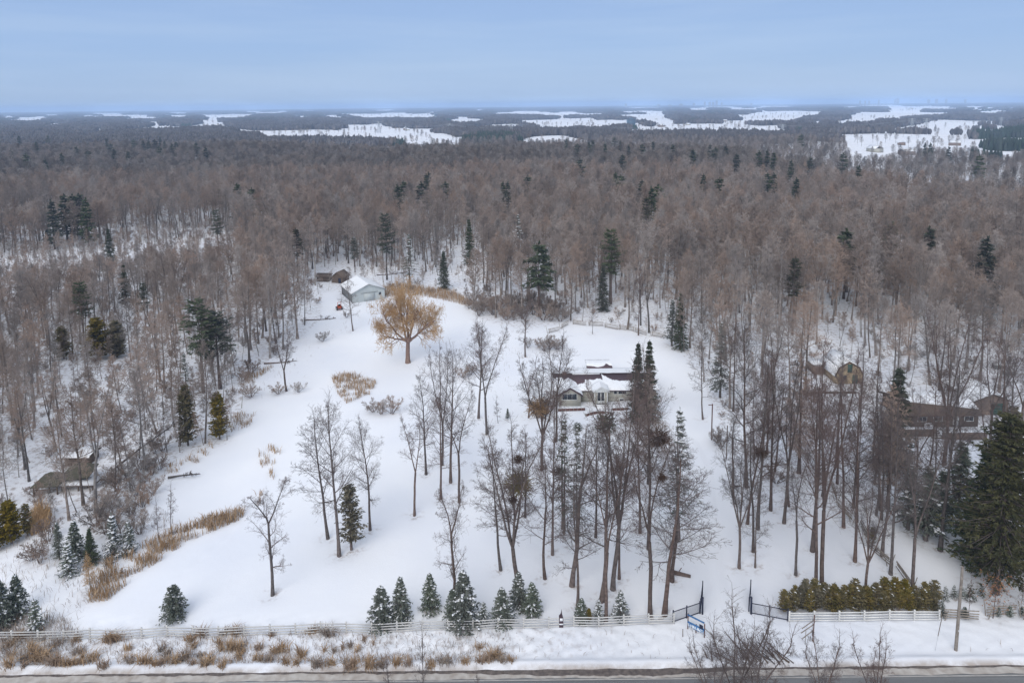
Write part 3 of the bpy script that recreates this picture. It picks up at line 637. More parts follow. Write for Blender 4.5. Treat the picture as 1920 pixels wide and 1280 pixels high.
# ------------------------------------------------------------------ the trees of the lot, one by one
YG = 'bare trees standing on the snowy lot'
YARD = [  # kind, variant, base u, base v, top v, width, label
 ('open', 0, 511, 1114, 905, 1.0, 'lone crooked bare tree in open snow between the reed bed and the fence'),
 ('slim', 0, 615, 1008, 765, 1.2, 'slim bare tree just left of the tallest trunk beside the cedar'),
 ('maple', 0, 636, 1040, 733, .95, 'tall dark bare tree left of the leaning cedar, its top reaching the brown reed patch'),
 ('maple', 1, 694, 992, 772, .95, 'bare tree whose trunk rises behind the leaning cedar'),
 ('vase', 0, 777, 965, 775, 1.0, 'bare forked tree standing alone on open snow right of the leaning cedar'),
 ('maple', 2, 799, 888, 693, 1.0, 'bare tree with thick curved trunk, highest of the left edge of the yard row'),
 ('slim', 1, 827, 934, 740, 1.2, 'thin bare trunk in front of the middle of the yard row'),
 ('vase', 1, 829, 870, 655, .95, 'tall bare tree in the middle of the yard row left of the house'),
 ('maple', 0, 845, 903, 645, .9, 'tall bare tree at the right of the middle yard row, trunk base on open snow'),
 ('vase', 0, 861, 940, 735, 1.0, 'bare forked tree lowest at the right end of the yard row'),
 ('maple', 1, 897, 783, 597, 1.05, 'bare tree with leaning trunk, the left one of the pair behind the yard row'),
 ('vase', 1, 913, 813, 605, 1.0, 'straight bare tree, the right one of the pair behind the yard row'),
 ('open', 1, 849, 1150, 918, .9, 'broken topped bare tree rising out of the biggest fence spruce'),
 ('slim', 0, 939, 1067, 835, 1.2, 'slim bare tree on open snow left of the forked pale trunk'),
 ('vase', 2, 973, 1120, 800, 1.2, 'pale trunked tree forking low, rising behind the pair of fence spruces'),
 ('slim', 1, 985, 968, 800, 1.2, 'bare tree leaning left behind the dark twig ball'),
 ('slim', 0, 1022, 1083, 850, 1.3, 'slender dark tree with drooping side limbs right of the forked pale trunk'),
 ('maple', 0, 1036, 1038, 720, .7, 'straight brown trunk behind the slender drooping tree'),
 ('vase', 2, 1016, 880, 655, 1.15, 'great bare tree with massive trunk before the left end of the house'),
 ('maple', 1, 1043, 826, 622, 1.0, 'bare tree against the left wing of the house, crown above the chimney'),
 ('slim', 1, 1055, 988, 770, 1.1, 'thin dark trunk between the two brown ones below the house'),
 ('open', 1, 1072, 1096, 800, 1.05, 'bare tree with long crooked low limbs, in front of the dark pine'),
 ('slim', 0, 1083, 1140, 870, 1.1, 'thin grey stem rising just behind the smallest fence spruce'),
 ('maple', 2, 1117, 1005, 770, .9, 'bare tree with curved trunk below the dwarf pine'),
 ('slim', 0, 1128, 1125, 770, 1.3, 'left stem of the close pair of trunks by the snowy fence spruce'),
 ('vase', 0, 1136, 1162, 845, .9, 'right stem of the close pair of trunks standing at the fence'),
 ('vase', 2, 1149, 1103, 720, 1.0, 'pale leaning trunk fanning into many upright limbs below the house'),
 ('slim', 1, 1161, 1083, 850, 1.1, 'dark trunk crossing behind the pale leaning one'),
 ('maple', 0, 1200, 997, 700, .8, 'straight trunk in the brown twig haze right of the porch'),
 ('maple', 1, 1216, 1028, 640, .7, 'stout pale trunk in the brown twig haze right of the porch'),
 ('vase', 0, 1219, 1153, 830, 1.1, 'large dark twin stemmed tree nearest the left gate post'),
 ('slim', 0, 1246, 1150, 830, 1.5, 'slanting dark stem close right of the large twin stemmed tree'),
 ('slim', 1, 1260, 1088, 840, 1.5, 'dark trunk with low arching limbs by the fallen log'),
 ('slim', 1, 1273, 1007, 800, 1.1, 'slim trunk leaning right beside the grey snowy spruce'),
 ('vase', 2, 1386, 1063, 830, 1.0, 'broom shaped tree with low fan of limbs beside the driveway'),
 ('slim', 0, 1412, 1033, 790, 1.1, 'slim straight trunk just right of the broom shaped tree'),
 ('maple', 0, 1421, 990, 640, .75, 'tall brown trunk holding a dark twig ball, right of the driveway'),
 ('slim', 1, 1416, 1062, 900, 1.0, 'thin crooked stem in front of the twig ball trunk'),
 ('maple', 1, 1400, 912, 600, .9, 'tall straight tree beside the bend of the driveway'),
 ('maple', 2, 1445, 955, 640, .8, 'straight brown trunk between the twig ball tree and the leaning one'),
 ('vase', 1, 1470, 979, 660, .8, 'brown trunk leaning right beneath the left larch'),
 ('slim', 0, 1453, 882, 690, 1.0, 'thin trunk far behind the driveway trees, left of the left larch'),
 ('vase', 0, 1492, 1076, 840, .9, 'dark forked tree alone in snow left of the cedar hedge'),
 ('maple', 0, 1529, 1113, 700, .75, 'big brown trunk rising behind the left end of the cedar hedge'),
 ('slim', 1, 1523, 1032, 700, 1.1, 'brown trunk leaning right behind the left end of the hedge'),
 ('vase', 1, 1541, 1108, 660, .8, 'dark slanting trunk behind the blue green spruce in the hedge'),
 ('slim', 0, 1582, 987, 700, 1.0, 'brown trunk at the bend of the diagonal rail fence'),
 ('maple', 2, 1600, 950, 690, .8, 'grey trunk behind the diagonal rail fence'),
 ('maple', 0, 1603, 1051, 700, .75, 'tall straight grey trunk just left of the diagonal rail fence'),
 ('vase', 2, 1622, 1120, 890, 1.0, 'dark many limbed tree rising from the middle of the cedar hedge'),
 ('slim', 1, 1654, 1040, 760, 1.1, 'straight trunk touching the diagonal rail fence'),
 ('maple', 1, 1653, 972, 740, .8, 'trunk under the right larch behind the rail fence'),
 ('maple', 2, 1670, 1075, 720, .75, 'grey brown trunk standing against the lower rail fence'),
 ('vase', 1, 1711, 1118, 800, .9, 'stout grey trunk rising behind the right end of the cedar hedge'),
 ('maple', 0, 1763, 1030, 660, .9, 'thick grey trunk between the snowy spruce mass and the big pine'),
 ('vase', 2, 1770, 870, 600, 1.1, 'great spreading tree in front of the neighbouring brown house'),
 ('slim', 0, 1318, 785, 640, 1.1, 'bare tree at the bend of the drive left of the dark spruce'),
 ('slim', 1, 1375, 770, 600, 1.1, 'bare trunk just right of the dark spruce behind the drive'),
 ('vase', 0, 1375, 930, 760, 1.1, 'low forking tree at the inside of the driveway bend'),
 ('slim', 0, 662, 620, 516, 1.3, 'young bare tree in front of the white shed'),
 ('vase', 1, 537, 732, 625, 1.5, 'broad many stemmed dark tree at the edge of the long clearing'),
 ('slim', 1, 1111, 625, 560, .8, 'small bare tree on the lawn before the back rail fence'),
 ('maple', 2, 1197, 628, 500, .8, 'bare tree at the back rail fence above the house spruces'),
 ('slim', 0, 733, 627, 560, .9, 'thin trunk standing left behind the orange willow'),
 ('slim', 1, 770, 634, 560, .9, 'thin trunk standing right behind the orange willow'),
 ('whip', 0, 298, 1008, 940, 1.1, 'left one of two small bare trees at the top of the reed bed'),
 ('whip', 1, 320, 989, 915, 1.1, 'right one of two small bare trees at the top of the reed bed'),
 ('open', 0, 985, 668, 560, 1.0, 'bare tree among the brown bushes behind the yard pair'),
 ('open', 1, 991, 782, 700, 1.2, 'low spreading bare tree left of the great tree by the house'),
 ('whip', 0, 934, 792, 748, 1.3, 'tiny bare tree beside the small blue spruce left of the house'),
 ('vase', 1, 1640, 905, 700, .9, 'grey trunk between the two larches'),
 ('slim', 1, 1740, 1000, 780, 1.1, 'thin trunk standing in front of the snowy spruce mass'),
 ('maple', 1, 1795, 930, 690, .9, 'trunk right of the great spreading tree, before the garage'),
 ('slim', 0, 1880, 900, 640, 1.1, 'dark bare tree rising right of the garage roof'),
 ('slim', 1, 1570, 905, 690, 1.1, 'thin trunk below the gambrel shed'),
 ('vase', 0, 1530, 930, 700, .9, 'slender forking tree right of the left larch'),
]
for (k, i, u, v, vt, w, lb) in YARD:
    if k == 'slim': w *= 1.25
    plant_px(k, i, u, v, vt, lb, YG, w)
EX = np.random.RandomState(12)
for j in range(21):
    u = EX.uniform(1400, 1915); v = EX.uniform(800, 1000); 
    if abs(u - 1440) < 25 and v > 900: continue
    x, y, z = pt(u, v); k, i = (('slim', j % 2), ('vase', j % 3), ('maple', j % 3))[j % 3 if j % 2 else 0]
    plant(k, i, x, y, EX.uniform(12, 17), 'slender bare tree in the loose stand before the gambrel shed and the brown house', 'loose stand at the right', 1.1 if k != 'slim' else 1.3, lean=(EX.normal(0, .04), EX.normal(0, .04)))
# roadside saplings on the near side of the road and inside the fence
for (k, i, u, v, vt, w, lb) in [
 ('sapling', 0, 1372, 1335, 1148, 1.25, 'big leafless sapling at the near roadside, in front of the brush pile'),
 ('sapling', 1, 1412, 1345, 1180, 1.3, 'lower leafless sapling right beside the big one at the near roadside'),
 ('sapling', 1, 1330, 1340, 1215, 1.2, 'short leafless sapling left of the big one at the near roadside'),
 ('sapling', 0, 1546, 1345, 1200, 1.1, 'pale twiggy sapling in front of the road right of the brush pile'),
 ('sapling', 1, 1640, 1350, 1213, 1.1, 'rightmost pale twiggy sapling in front of the road'),
 ('whip', 0, 792, 1330, 1198, .8, 'thin whip like sapling in front of the road below the fence spruces'),
 ('whip', 1, 735, 1330, 1238, 1.0, 'leftmost short sapling poking up in front of the road'),
 ('whip', 0, 900, 1330, 1255, .9, 'very short sapling tip at the bottom edge of the picture'),
 ('whip', 1, 1816, 1152, 1085, .8, 'thin young tree right of the wooden utility pole'),
 ('whip', 0, 1912, 1150, 1085, .8, 'thin young tree at the right edge by the split rail fence')]:
    plant_px(k, i, u, v, vt, lb, 'saplings near the road', w)

# willow
def willow():
    R = random.Random(3); T = Tree(3, jit=.16, kids=(0, 7, 6, 0, 0), maxlv=3, nseg=(0, 5, 3, 1, 1), up=(0, .03, -.02, 0, 0), rtw=.03)
    base = T.stem((0, 0, 0), (0, 0, 1), 3.6, .50, .40, 4, .02)[-1][0]
    ends = []
    for a_, s_, L, r in ((0.1, .9, 8.5, .27), (3.3, .75, 8, .22), (1.8, .25, 8.5, .27), (4.6, .3, 8, .24), (2.5, .5, 8, .24), (5.6, .65, 8.5, .26), (3.1, 1.3, 5.5, .22), (0.6, 1.5, 6.0, .2)):
        p = T.stem(base, nrm((math.cos(a_) * s_, math.sin(a_) * s_ , 1)), L, r, .08, 8, .17); T.branches(p, .3, 1, 10, 3.6, lambda t: .9, 55, 40, .5)
    tm, cm_ = T.meshes('willow_bark', 'willow_twig')
    # hanging yellow orange withes from every limb end
    rs = np.random.RandomState(2); tips = np.array([x[1] for x in T.c if x[1][2] > 6.0])
    tips = tips[rs.choice(len(tips), min(len(tips), 900), False)]
    P0 = []; P1 = []
    for t_ in tips:
        for q in range(4):
            a_ = t_ + rs.normal(0, .35, 3); L = rs.uniform(.6, 1.5); h = rs.normal(0, .14, 2)
            b_ = a_ + np.array([h[0], h[1], .35]) * L * .5; c_ = b_ + np.array([h[0] * 1.5, h[1] * 1.5, -1.0]) * L * .8
            P0 += [a_, b_]; P1 += [b_, c_]
    n_ = len(P0); v, f = tubes(P0, P1, np.full(n_, .016), np.full(n_, .012), 3)
    return tm, cm_, mesh_np('withes', v, f, ['willow_twig'])
x, y, z = pt(765, 680); H = ztop(x, y, 538) - z
we = empty('willow_tree', (x, y, z), 'big willow with orange yellow twigs and a stout forked trunk', 'willow', rz=.0, s=(.95, .95, H / 13.5))
wt, wc, ww = willow(); obj('trunk', wt, we); obj('crown', wc, we); obj('withes', ww, we, kind='stuff')

# ------------------------------------------------------------------ conifers of the lot
CON = [
 ('spruce', 0, 716, 1170, 1098, 1.15, 'wide green spruce, leftmost of the row behind the white fence', 'spruces behind the fence'),
 ('spruce', 1, 752, 1162, 1082, .95, 'narrower green spruce touching the leftmost one behind the fence', 'spruces behind the fence'),
 ('spruce', 1, 807, 1142, 1074, 1.0, 'free standing pointed spruce left of the biggest fence spruce', 'spruces behind the fence'),
 ('spruce', 0, 870, 1168, 1069, .95, 'biggest green spruce of the row behind the fence', 'spruces behind the fence'),
 ('spruce', 2, 850, 1166, 1104, .75, 'low spruce at the left foot of the biggest fence spruce', 'spruces behind the fence'),
 ('snow_spruce', 1, 907, 1166, 1128, 1.1, 'small greyish snowy spruce right of the biggest fence spruce', 'spruces behind the fence'),
 ('spruce', 0, 942, 1167, 1101, 1.05, 'bushy spruce between the grey snowy one and the pair uphill', 'spruces behind the fence'),
 ('spruce', 1, 972, 1134, 1072, 1.1, 'left spruce of the pair set back from the fence', 'spruces behind the fence'),
 ('spruce', 1, 998, 1149, 1092, 1.2, 'right spruce of the pair set back from the fence', 'spruces behind the fence'),
 ('spruce', 1, 1090, 1162, 1121, 1.3, 'small spruce touching the thin grey stem at the fence', 'spruces behind the fence'),
 ('cedar', 0, 1104, 1163, 1140, 1.3, 'little rusty cedar bush between two small fence spruces', 'spruces behind the fence'),
 ('snow_spruce', 0, 1122, 1161, 1122, .95, 'small snow laden spruce left of the pair of trunks at the fence', 'spruces behind the fence'),
 ('snow_spruce', 1, 1163, 1159, 1106, 1.15, 'dark snow laden spruce right of the pair of trunks at the fence', 'spruces behind the fence'),
 ('spruce', 2, 327, 1156, 1096, 1.0, 'lone round spruce in open snow on the left', None),
 ('snow_spruce', 0, 215, 1042, 962, .75, 'snow striped spruce, left of the touching two by the brush', 'young spruces at the left'),
 ('snow_spruce', 1, 244, 1035, 975, .85, 'snow striped spruce, right of the touching two by the brush', 'young spruces at the left'),
 ('tall_spruce', 1, 112, 1048, 978, 1.25, 'dark spruce at the back left of the young spruce cluster', 'young spruces at the left'),
 ('spruce', 0, 143, 1045, 975, .8, 'blue green pointed spruce in the middle of the young cluster', 'young spruces at the left'),
 ('tall_spruce', 0, 172, 1056, 990, 1.3, 'dull green spruce behind the orange larch', 'young spruces at the left'),
 ('snow_spruce', 0, 130, 1076, 1018, 1.0, 'snow laden spruce in front of the young cluster', 'young spruces at the left'),
 ('spruce', 0, 35, 1152, 1076, .8, 'bluish spruce near the left edge, behind the smaller snowy one', 'young spruces at the left'),
 ('spruce', 2, 4, 1172, 1088, .75, 'dark spruce cut by the left edge of the picture', 'young spruces at the left'),
 ('snow_spruce', 1, 70, 1182, 1122, 1.0, 'snowy spruce just behind the left end of the fence', 'young spruces at the left'),
 ('orange_larch', 0, 170, 1108, 1032, 1.1, 'small orange larch with bare lower trunk by the reed bed', None),
 ('cedar', 1, 659, 1030, 910, 1.15, 'leaning open cedar with bare lower trunk on the lawn', None),
 ('cedar', 0, 22, 1018, 938, 1.3, 'dark olive cedar at the left edge below the dark sheds', 'cedars at the left edge'),
 ('cedar', 0, -10, 1030, 950, 1.3, 'dark olive cedar cut by the left edge below the sheds', 'cedars at the left edge'),
 ('cedar', 1, 52, 1004, 945, 1.2, 'smaller olive cedar right of the edge cedars', 'cedars at the left edge'),
 ('tall_spruce', 0, 1195, 790, 641, .85, 'left tip of the twin dark spruces right of the porch', 'twin spruces by the house'),
 ('tall_spruce', 0, 1216, 790, 637, .85, 'right tip of the twin dark spruces right of the porch', 'twin spruces by the house'),
 ('thin_spruce', 0, 1270, 1012, 762, .85, 'tall thin snowy grey spruce left of the driveway', None),
 ('tall_spruce', 1, 1350, 745, 602, .95, 'dark spruce standing alone above the driveway bend', None),
 ('tall_spruce', 0, 1275, 655, 548, .9, 'olive spruce at the right end of the back rail fence', None),
 ('thin_spruce', 0, 1058, 1000, 780, .7, 'dark open pine like spruce among trunks below the house', None),
 ('thin_spruce', 0, 1082, 1010, 790, .6, 'second dark open spruce close right of the one below the house', None),
 ('tall_spruce', 1, 952, 785, 765, 1.6, 'tiny blue spruce left of the house', None),
 ('mugo', 0, 1135, 806, 780, 1.1, 'round dark dwarf pine on the terrace below the porch', None),
 ('mugo', 0, 1083, 806, 795, 1.1, 'small round shrub left of the dark dwarf pine', None),
 ('larch', 0, 1216, 905, 690, 1.15, 'dense grey brown larch covering the right part of the house', 'dense larches on the lot'),
 ('larch', 0, 1498, 885, 668, 1.3, 'dense grey brown larch, the left of the pair before the gambrel shed', 'dense larches on the lot'),
 ('larch', 0, 1665, 950, 715, 1.25, 'dense grey brown larch in front of the green topped spruce', 'dense larches on the lot'),
 ('larch', 0, 1438, 850, 680, 1.0, 'narrow grey brown larch left of the larger left one', 'dense larches on the lot'),
 ('tall_spruce', 0, 1676, 880, 688, 1.15, 'dark green spruce top right of the gambrel shed', None),
 ('tall_spruce', 1, 1735, 1012, 872, 1.7, 'broad snowy blue spruce behind the right end of the hedge', 'snowy spruce mass at the right'),
 ('tall_spruce', 1, 1795, 985, 825, 1.5, 'tall snowy blue spruce left of the big pine', 'snowy spruce mass at the right'),
 ('tall_spruce', 1, 1702, 992, 868, 1.6, 'snowy blue spruce leftmost of the snowy mass', 'snowy spruce mass at the right'),
 ('tall_spruce', 1, 1762, 1000, 880, 1.6, 'snowy blue spruce in the middle of the snowy mass', 'snowy spruce mass at the right'),
 ('tall_spruce', 0, 1838, 1060, 840, 1.5, 'shaded green spruce beneath the big pine', 'snowy spruce mass at the right'),
 ('big_pine', 0, 1868, 1112, 775, .95, 'huge yellow green pine with thick pale trunk at the right edge', None),
 ('big_pine', 0, 1935, 1080, 800, 1.0, 'second yellow green pine cut by the right edge', None),
 ('cedar', 0, 1893, 880, 762, .9, 'olive gold cedar spire behind the big pine', None),
 ('snow_spruce', 0, 1772, 1122, 1098, 1.0, 'leftmost low snowy spruce behind the utility pole', 'low snowy spruces by the pole'),
 ('snow_spruce', 1, 1788, 1120, 1096, 1.0, 'second low snowy spruce behind the utility pole', 'low snowy spruces by the pole'),
 ('snow_spruce', 0, 1818, 1122, 1092, 1.2, 'largest low snowy spruce right of the utility pole', 'low snowy spruces by the pole'),
 ('snow_spruce', 1, 1840, 1116, 1096, 1.3, 'rightmost low snowy spruce by the big pine trunk', 'low snowy spruces by the pole'),
 ('snow_spruce', 0, 1803, 1118, 1098, 1.2, 'low snowy spruce half hidden by the utility pole', 'low snowy spruces by the pole'),
 ('spruce', 2, 1808, 1155, 1137, 1.0, 'little round spruce behind the split rail fence by the pole', 'little spruces on the split rail fence'),
 ('spruce', 0, 1872, 1153, 1137, 1.0, 'little spruce under the russet leaved sapling', 'little spruces on the split rail fence'),
 ('spruce', 0, 1893, 1152, 1134, 1.1, 'little spruce right of the russet leaved sapling', 'little spruces on the split rail fence'),
 ('spruce', 0, 1916, 1150, 1136, 1.1, 'little spruce at the right picture edge on the split rail fence', 'little spruces on the split rail fence'),
 ('spruce', 0, 1564, 1130, 1091, .8, 'blue green spruce tip standing up out of the cedar hedge', None),
 ('spruce', 1, 1765, 1152, 1125, 1.1, 'greenish spruce at the right end of the cedar hedge', None),
 ('cedar', 0, 1636, 1012, 988, 1.3, 'small green bush clinging to the dark many limbed tree', None),
 ('cedar', 0, 353, 835, 722, .85, 'tall olive cedar at the clearing edge, left of the two', 'two olive cedars at the clearing edge'),
 ('cedar', 0, 412, 823, 735, 1.0, 'tall olive cedar at the clearing edge, right of the two', 'two olive cedars at the clearing edge'),
]
for (k, i, u, v, vt, w, lb, gr) in CON: plant_px(k, i, u, v, vt, lb, gr, w)
# conifers whose foot is hidden in the woods: placed by their top
TOPS = [
 ('pine', 0, 372, 572, 15.9, 1.1, 'dark green layered pine standing over the long clearing, left of two'), ('pine', 0, 405, 590, 13.6, 1.2, 'broad dark layered pine over the long clearing, right of two'),
 ('pine', 1, 555, 433, 15, .9, 'yellow green pine top left of the white shed'), ('pine', 0, 723, 408, 18.2, .8, 'tall narrow pine high behind the willow'),
 ('thin_spruce', 0, 767, 442, 14, .9, 'thin spruce right of the tall narrow pine behind the willow'), ('pine', 0, 664, 450, 10, .8, 'open dark pine behind the white shed roof'),
 ('tall_spruce', 0, 832, 474, 10.2, 1.0, 'short dark spruce in the woods right of the willow'), ('pine', 0, 1148, 438, 18, .9, 'dark ragged tall pine behind the house'),
 ('tall_spruce', 0, 1132, 500, 11, .9, 'dark lower spruce under the ragged pine behind the house'),
 ('pine', 1, 1213, 374, 18, .8, 'yellow green narrow pine top far behind the house'), ('pine', 1, 1493, 488, 16.5, .8, 'yellow green pine top over the right woods'),
 ('pine', 0, 406, 398, 14, .9, 'round green pine above the snowy gap at the left'), ('tall_spruce', 0, 203, 432, 11.6, .9, 'small dark spruce just under the snowy gap at the left'),
 ('tall_spruce', 0, 232, 500, 9.5, 1.0, 'dark pointed spruce in the left woods'), ('tall_spruce', 0, 1019, 470, 11, .8, 'grey green spruce in the middle woods'),
 ('thin_spruce', 0, 972, 405, 16, .8, 'thin grey green conifer top in the middle woods'), ('tall_spruce', 0, 880, 415, 14, .8, 'small dim conifer left of the thin grey green top'),
 ('cedar', 0, 115, 615, 6.4, 1.2, 'olive dark cedar in the left woods, leftmost of the dark clump'), ('pine', 0, 150, 535, 13, .9, 'dark conifer high in the left dark clump'),
 ('cedar', 0, 180, 600, 8, 1.4, 'broad dark cedar in the middle of the left dark clump'), ('cedar', 0, 215, 605, 7.2, 1.3, 'brownish dark cedar at the right of the left dark clump'),
 ('pine', 0, 268, 535, 10, .7, 'slim dark conifer above the left dark clump'), ('thin_spruce', 0, 345, 665, 7.5, 1.0, 'snowy open spruce beneath the dark layered pines'),
 ('tall_spruce', 1, 1262, 565, 9.5, 1.0, 'olive snowy spruce by the right end of the lawn'),
]
CONPOS = []
for (k, i, u, vt, H, w, lb) in TOPS:
    x, y = by_top(u, vt, H); plant(k, i, x, y, H * 1.06, lb, 'conifers in the woods', w * 1.15); CONPOS.append((x, y, vt, 20, .3))
FARC = [(20, 280), (48, 284), (67, 262), (35, 252), (90, 255), (116, 290), (143, 275), (165, 281), (85, 298), (200, 262), (207, 270), (214, 278), (240, 280), (250, 262), (268, 264), (278, 262), (290, 260), (300, 258), (308, 262), (298, 272), (322, 268), (330, 266), (368, 268),
        (385, 272), (445, 344), (472, 346), (757, 334), (745, 341), (790, 336), (800, 330), (804, 325), (835, 335), (944, 340), (953, 338), (990, 330), (1112, 260), (1062, 258), (1083, 270), (1105, 262), (1135, 264), (1152, 258), (1164, 262), (1180, 268), (1205, 266), (1225, 264), (1262, 270), (1088, 300), (1168, 292),
        (1155, 322), (1165, 330), (1205, 340), (1222, 345), (1235, 348), (1300, 279), (1332, 272), (1342, 276), (1362, 274), (1382, 290), (1424, 286), (1440, 284), (1452, 280), (1503, 252), (1485, 300), (1520, 295), (1582, 290), (1612, 305), (1440, 325), (1452, 320), (1494, 335), (1320, 330), (1350, 332),
        (1745, 425), (1855, 435), (1590, 422), (1675, 420), (1780, 275), (1838, 288), (1735, 268), (1745, 270), (1012, 455), (95, 370), (120, 365), (135, 362), (148, 364), (160, 363)]
for j, (u, vt) in enumerate(FARC):
    H = 20 if vt < 310 else 18
    x, y = by_top(u, vt, H + RR.uniform(-1, 2)); CONPOS.append((x, y, vt, 6, .35)); plant('far_conifer', j % 3 % 2, x, y, H, 'dark conifer top showing above the far bare canopy', 'dark conifers dotted in the far woods', RR.uniform(.9, 1.3))

# ================================================================== THE WOODS
def px_of(x, y, z=0.0):
    x = np.asarray(x, float); y = np.asarray(y, float); dz = z - CAMZ
    w = x * FW[0] + y * FW[1] + dz * FW[2]
    return 960 + F * (x * RT[0] + y * RT[1] + dz * RT[2]) / w, CY - F * (x * UP[0] + y * UP[1] + dz * UP[2]) / w
rs = np.random.RandomState(17)
def jit(x0, x1, y0, y1, s):
    a, b = np.meshgrid(np.arange(x0, x1, s), np.arange(y0, y1, s)); a = a.ravel() + (b.ravel() / s % 2) * s / 2; b = b.ravel()
    return a + rs.uniform(-.46, .46, a.size) * s, b + rs.uniform(-.46, .46, a.size) * s
EDGE_U = [-400, 0, 440, 700, 960, 1300, 1550, 1700, 1900, 2300]; EDGE_D = [1050, 1000, 760, 640, 640, 590, 440, 380, 360, 370]
tx, ty = jit(-900, 600, 66, 1000, 4.7)
tu, tv = px_of(tx, ty, 0); td = np.hypot(tx, ty)
keep = (tu > -260) & (tu < 2180) & (td < np.interp(tu, EDGE_U, EDGE_D)) & ~inpoly(tx, ty, CLEAR) & (ty > 69)
GAPS = [gp([(-200, 431), (60, 429), (400, 427), (400, 440), (60, 443), (-200, 446)]), gp([(590, 500), (650, 500), (860, 520), (900, 560), (600, 560)]),
        gp([(590, 505), (640, 500), (650, 540), (595, 540)]), gp([(1510, 670), (1630, 670), (1640, 730), (1510, 730)]), gp([(1690, 745), (1960, 735), (1960, 830), (1690, 830)]),
        gp([(60, 860), (190, 850), (190, 925), (60, 925)]), gp([(1840, 680), (1920, 670), (1920, 715), (1840, 715)])]
for g_ in GAPS: keep &= ~inpoly(tx, ty, g_) | ((rs.rand(tx.size) < .12) & (td > 200))
for g_ in (gp([(1570, 428), (1770, 428), (1800, 462), (1560, 462)]), gp([(180, 356), (420, 356), (420, 376), (180, 376)]), gp([(1700, 350), (1960, 348), (1960, 368), (1700, 368)]), gp([(800, 470), (900, 470), (890, 520), (830, 520)])): keep &= ~inpoly(tx, ty, g_) | (rs.rand(tx.size) < .15)
lf = np.sin(tx / 37 + 2 * np.sin(ty / 53)) * np.sin(ty / 29 + 1.3 * np.sin(tx / 61))
keep &= rs.rand(tx.size) < np.where(td < 165, np.where(tu < 560, .80, .55), .97) * np.where((lf > .85) & (td > 170), .6, 1)
tx, ty, tu, tv, td, lf = [q[keep] for q in (tx, ty, tu, tv, td, lf)]
th = 16.8 + 2.2 * lf + rs.normal(0, 1.3, tx.size)
left = (tu < 520 - (tv - 440) * .25)
shortl = left & (td < 262)
th = np.where(shortl, 12.6 + 1.8 * lf + rs.normal(0, 1.3, tx.size), th)
th = np.where((tv > 690) & left, 13.8 + rs.normal(0, 1.5, tx.size), th)
th = np.where((tu < 430) & (td > 160) & (td < 292), np.minimum(th, 50 - .184 * td + rs.normal(0, 1.2, tx.size)), th)
th = np.clip(th, 3.8, 23)
utop, vtop_ = px_of(tx, ty, th)
hid = np.zeros(tx.size, bool)
for (cx0, cy0, cvt, cw, cf) in CONPOS:
    cu, cv = px_of(cx0, cy0, 0.0); cut = px_of(cx0, cy0, 12.0)[0]
    hid |= (np.abs(utop - cut) < cw) & (tv > cv - 2) & (vtop_ < cvt + cf * (cv - cvt))
tx, ty, tu, tv, td, th, lf, left = [q[~hid] for q in (tx, ty, tu, tv, td, th, lf, left)]
order = np.argsort(td)
tx, ty, tu, tv, td, th = [q[order] for q in (tx, ty, tu, tv, td, th)]
vis = (tu > -60) & (tu < 1980)
single = np.zeros(tx.size, bool); single[np.where(vis)[0][:max(0, 298 - NTREE[0])]] = True
print('yard', NTREE[0], 'woods', tx.size, 'single', single.sum())
for j in np.where(single)[0]:
    u, v, h = tu[j], tv[j], th[j]
    if u < 560: lb, gr = 'slim bare tree among many alike in the snowy woods left of the long clearing', 'woodland trees left of the clearing'
    elif u < 1290: lb, gr = 'tall bare tree among many alike in the woods behind the back rail fence', 'woodland trees behind the back rail fence'
    else: lb, gr = 'tall bare trunk among many alike on the wooded slope at the right', 'woodland trees at the right'
    r_ = rs.rand()
    if h < 13.5: k, i = ('aspen', 0) if r_ < .12 else (('wood_slim', int(r_ * 20) % 2) if r_ < .6 else ('wood_maple', int(r_ * 40) % 4))
    else: k, i = ('wood_slim', int(r_ * 20) % 2) if r_ < .25 else ('wood_maple', int(r_ * 40) % 4)
    plant(k, i, tx[j], ty[j], h, lb, gr, rs.uniform(.95, 1.3), lean=(rs.normal(0, .035), rs.normal(0, .035)))

def joined(nm, T):
    vs = []; f4 = []; f3 = []; m4 = []; m3 = []; c = 0; mats = []
    for me in T[1:]:
        if me is None: continue
        v = np.empty(len(me.vertices) * 3, np.float32); me.vertices.foreach_get('co', v); v = v.reshape(-1, 3)
        np_ = len(me.polygons); lv = np.empty(len(me.loops), np.int32); me.loops.foreach_get('vertex_index', lv)
        tot = np.empty(np_, np.int32); me.polygons.foreach_get('loop_total', tot); mi = np.empty(np_, np.int32); me.polygons.foreach_get('material_index', mi)
        rem = []
        for q in me.materials:
            if q not in mats: mats.append(q)
            rem.append(mats.index(q))
        mi = np.array(rem)[mi]; st = np.concatenate([[0], np.cumsum(tot)[:-1]])
        for n_, fl, ml in ((4, f4, m4), (3, f3, m3)):
            w = np.where(tot == n_)[0]
            if len(w): fl.append(lv[st[w][:, None] + np.arange(n_)] + c); ml.append(mi[w])
        vs.append(v); c += len(v)
    fs = []; ms_ = []
    if f4: fs.append(np.concatenate(f4)); ms_.append(np.concatenate(m4))
    if f3: fs.append(np.concatenate(f3)); ms_.append(np.concatenate(m3))
    return mesh_np(nm, np.concatenate(vs), fs, mats, np.concatenate(ms_))
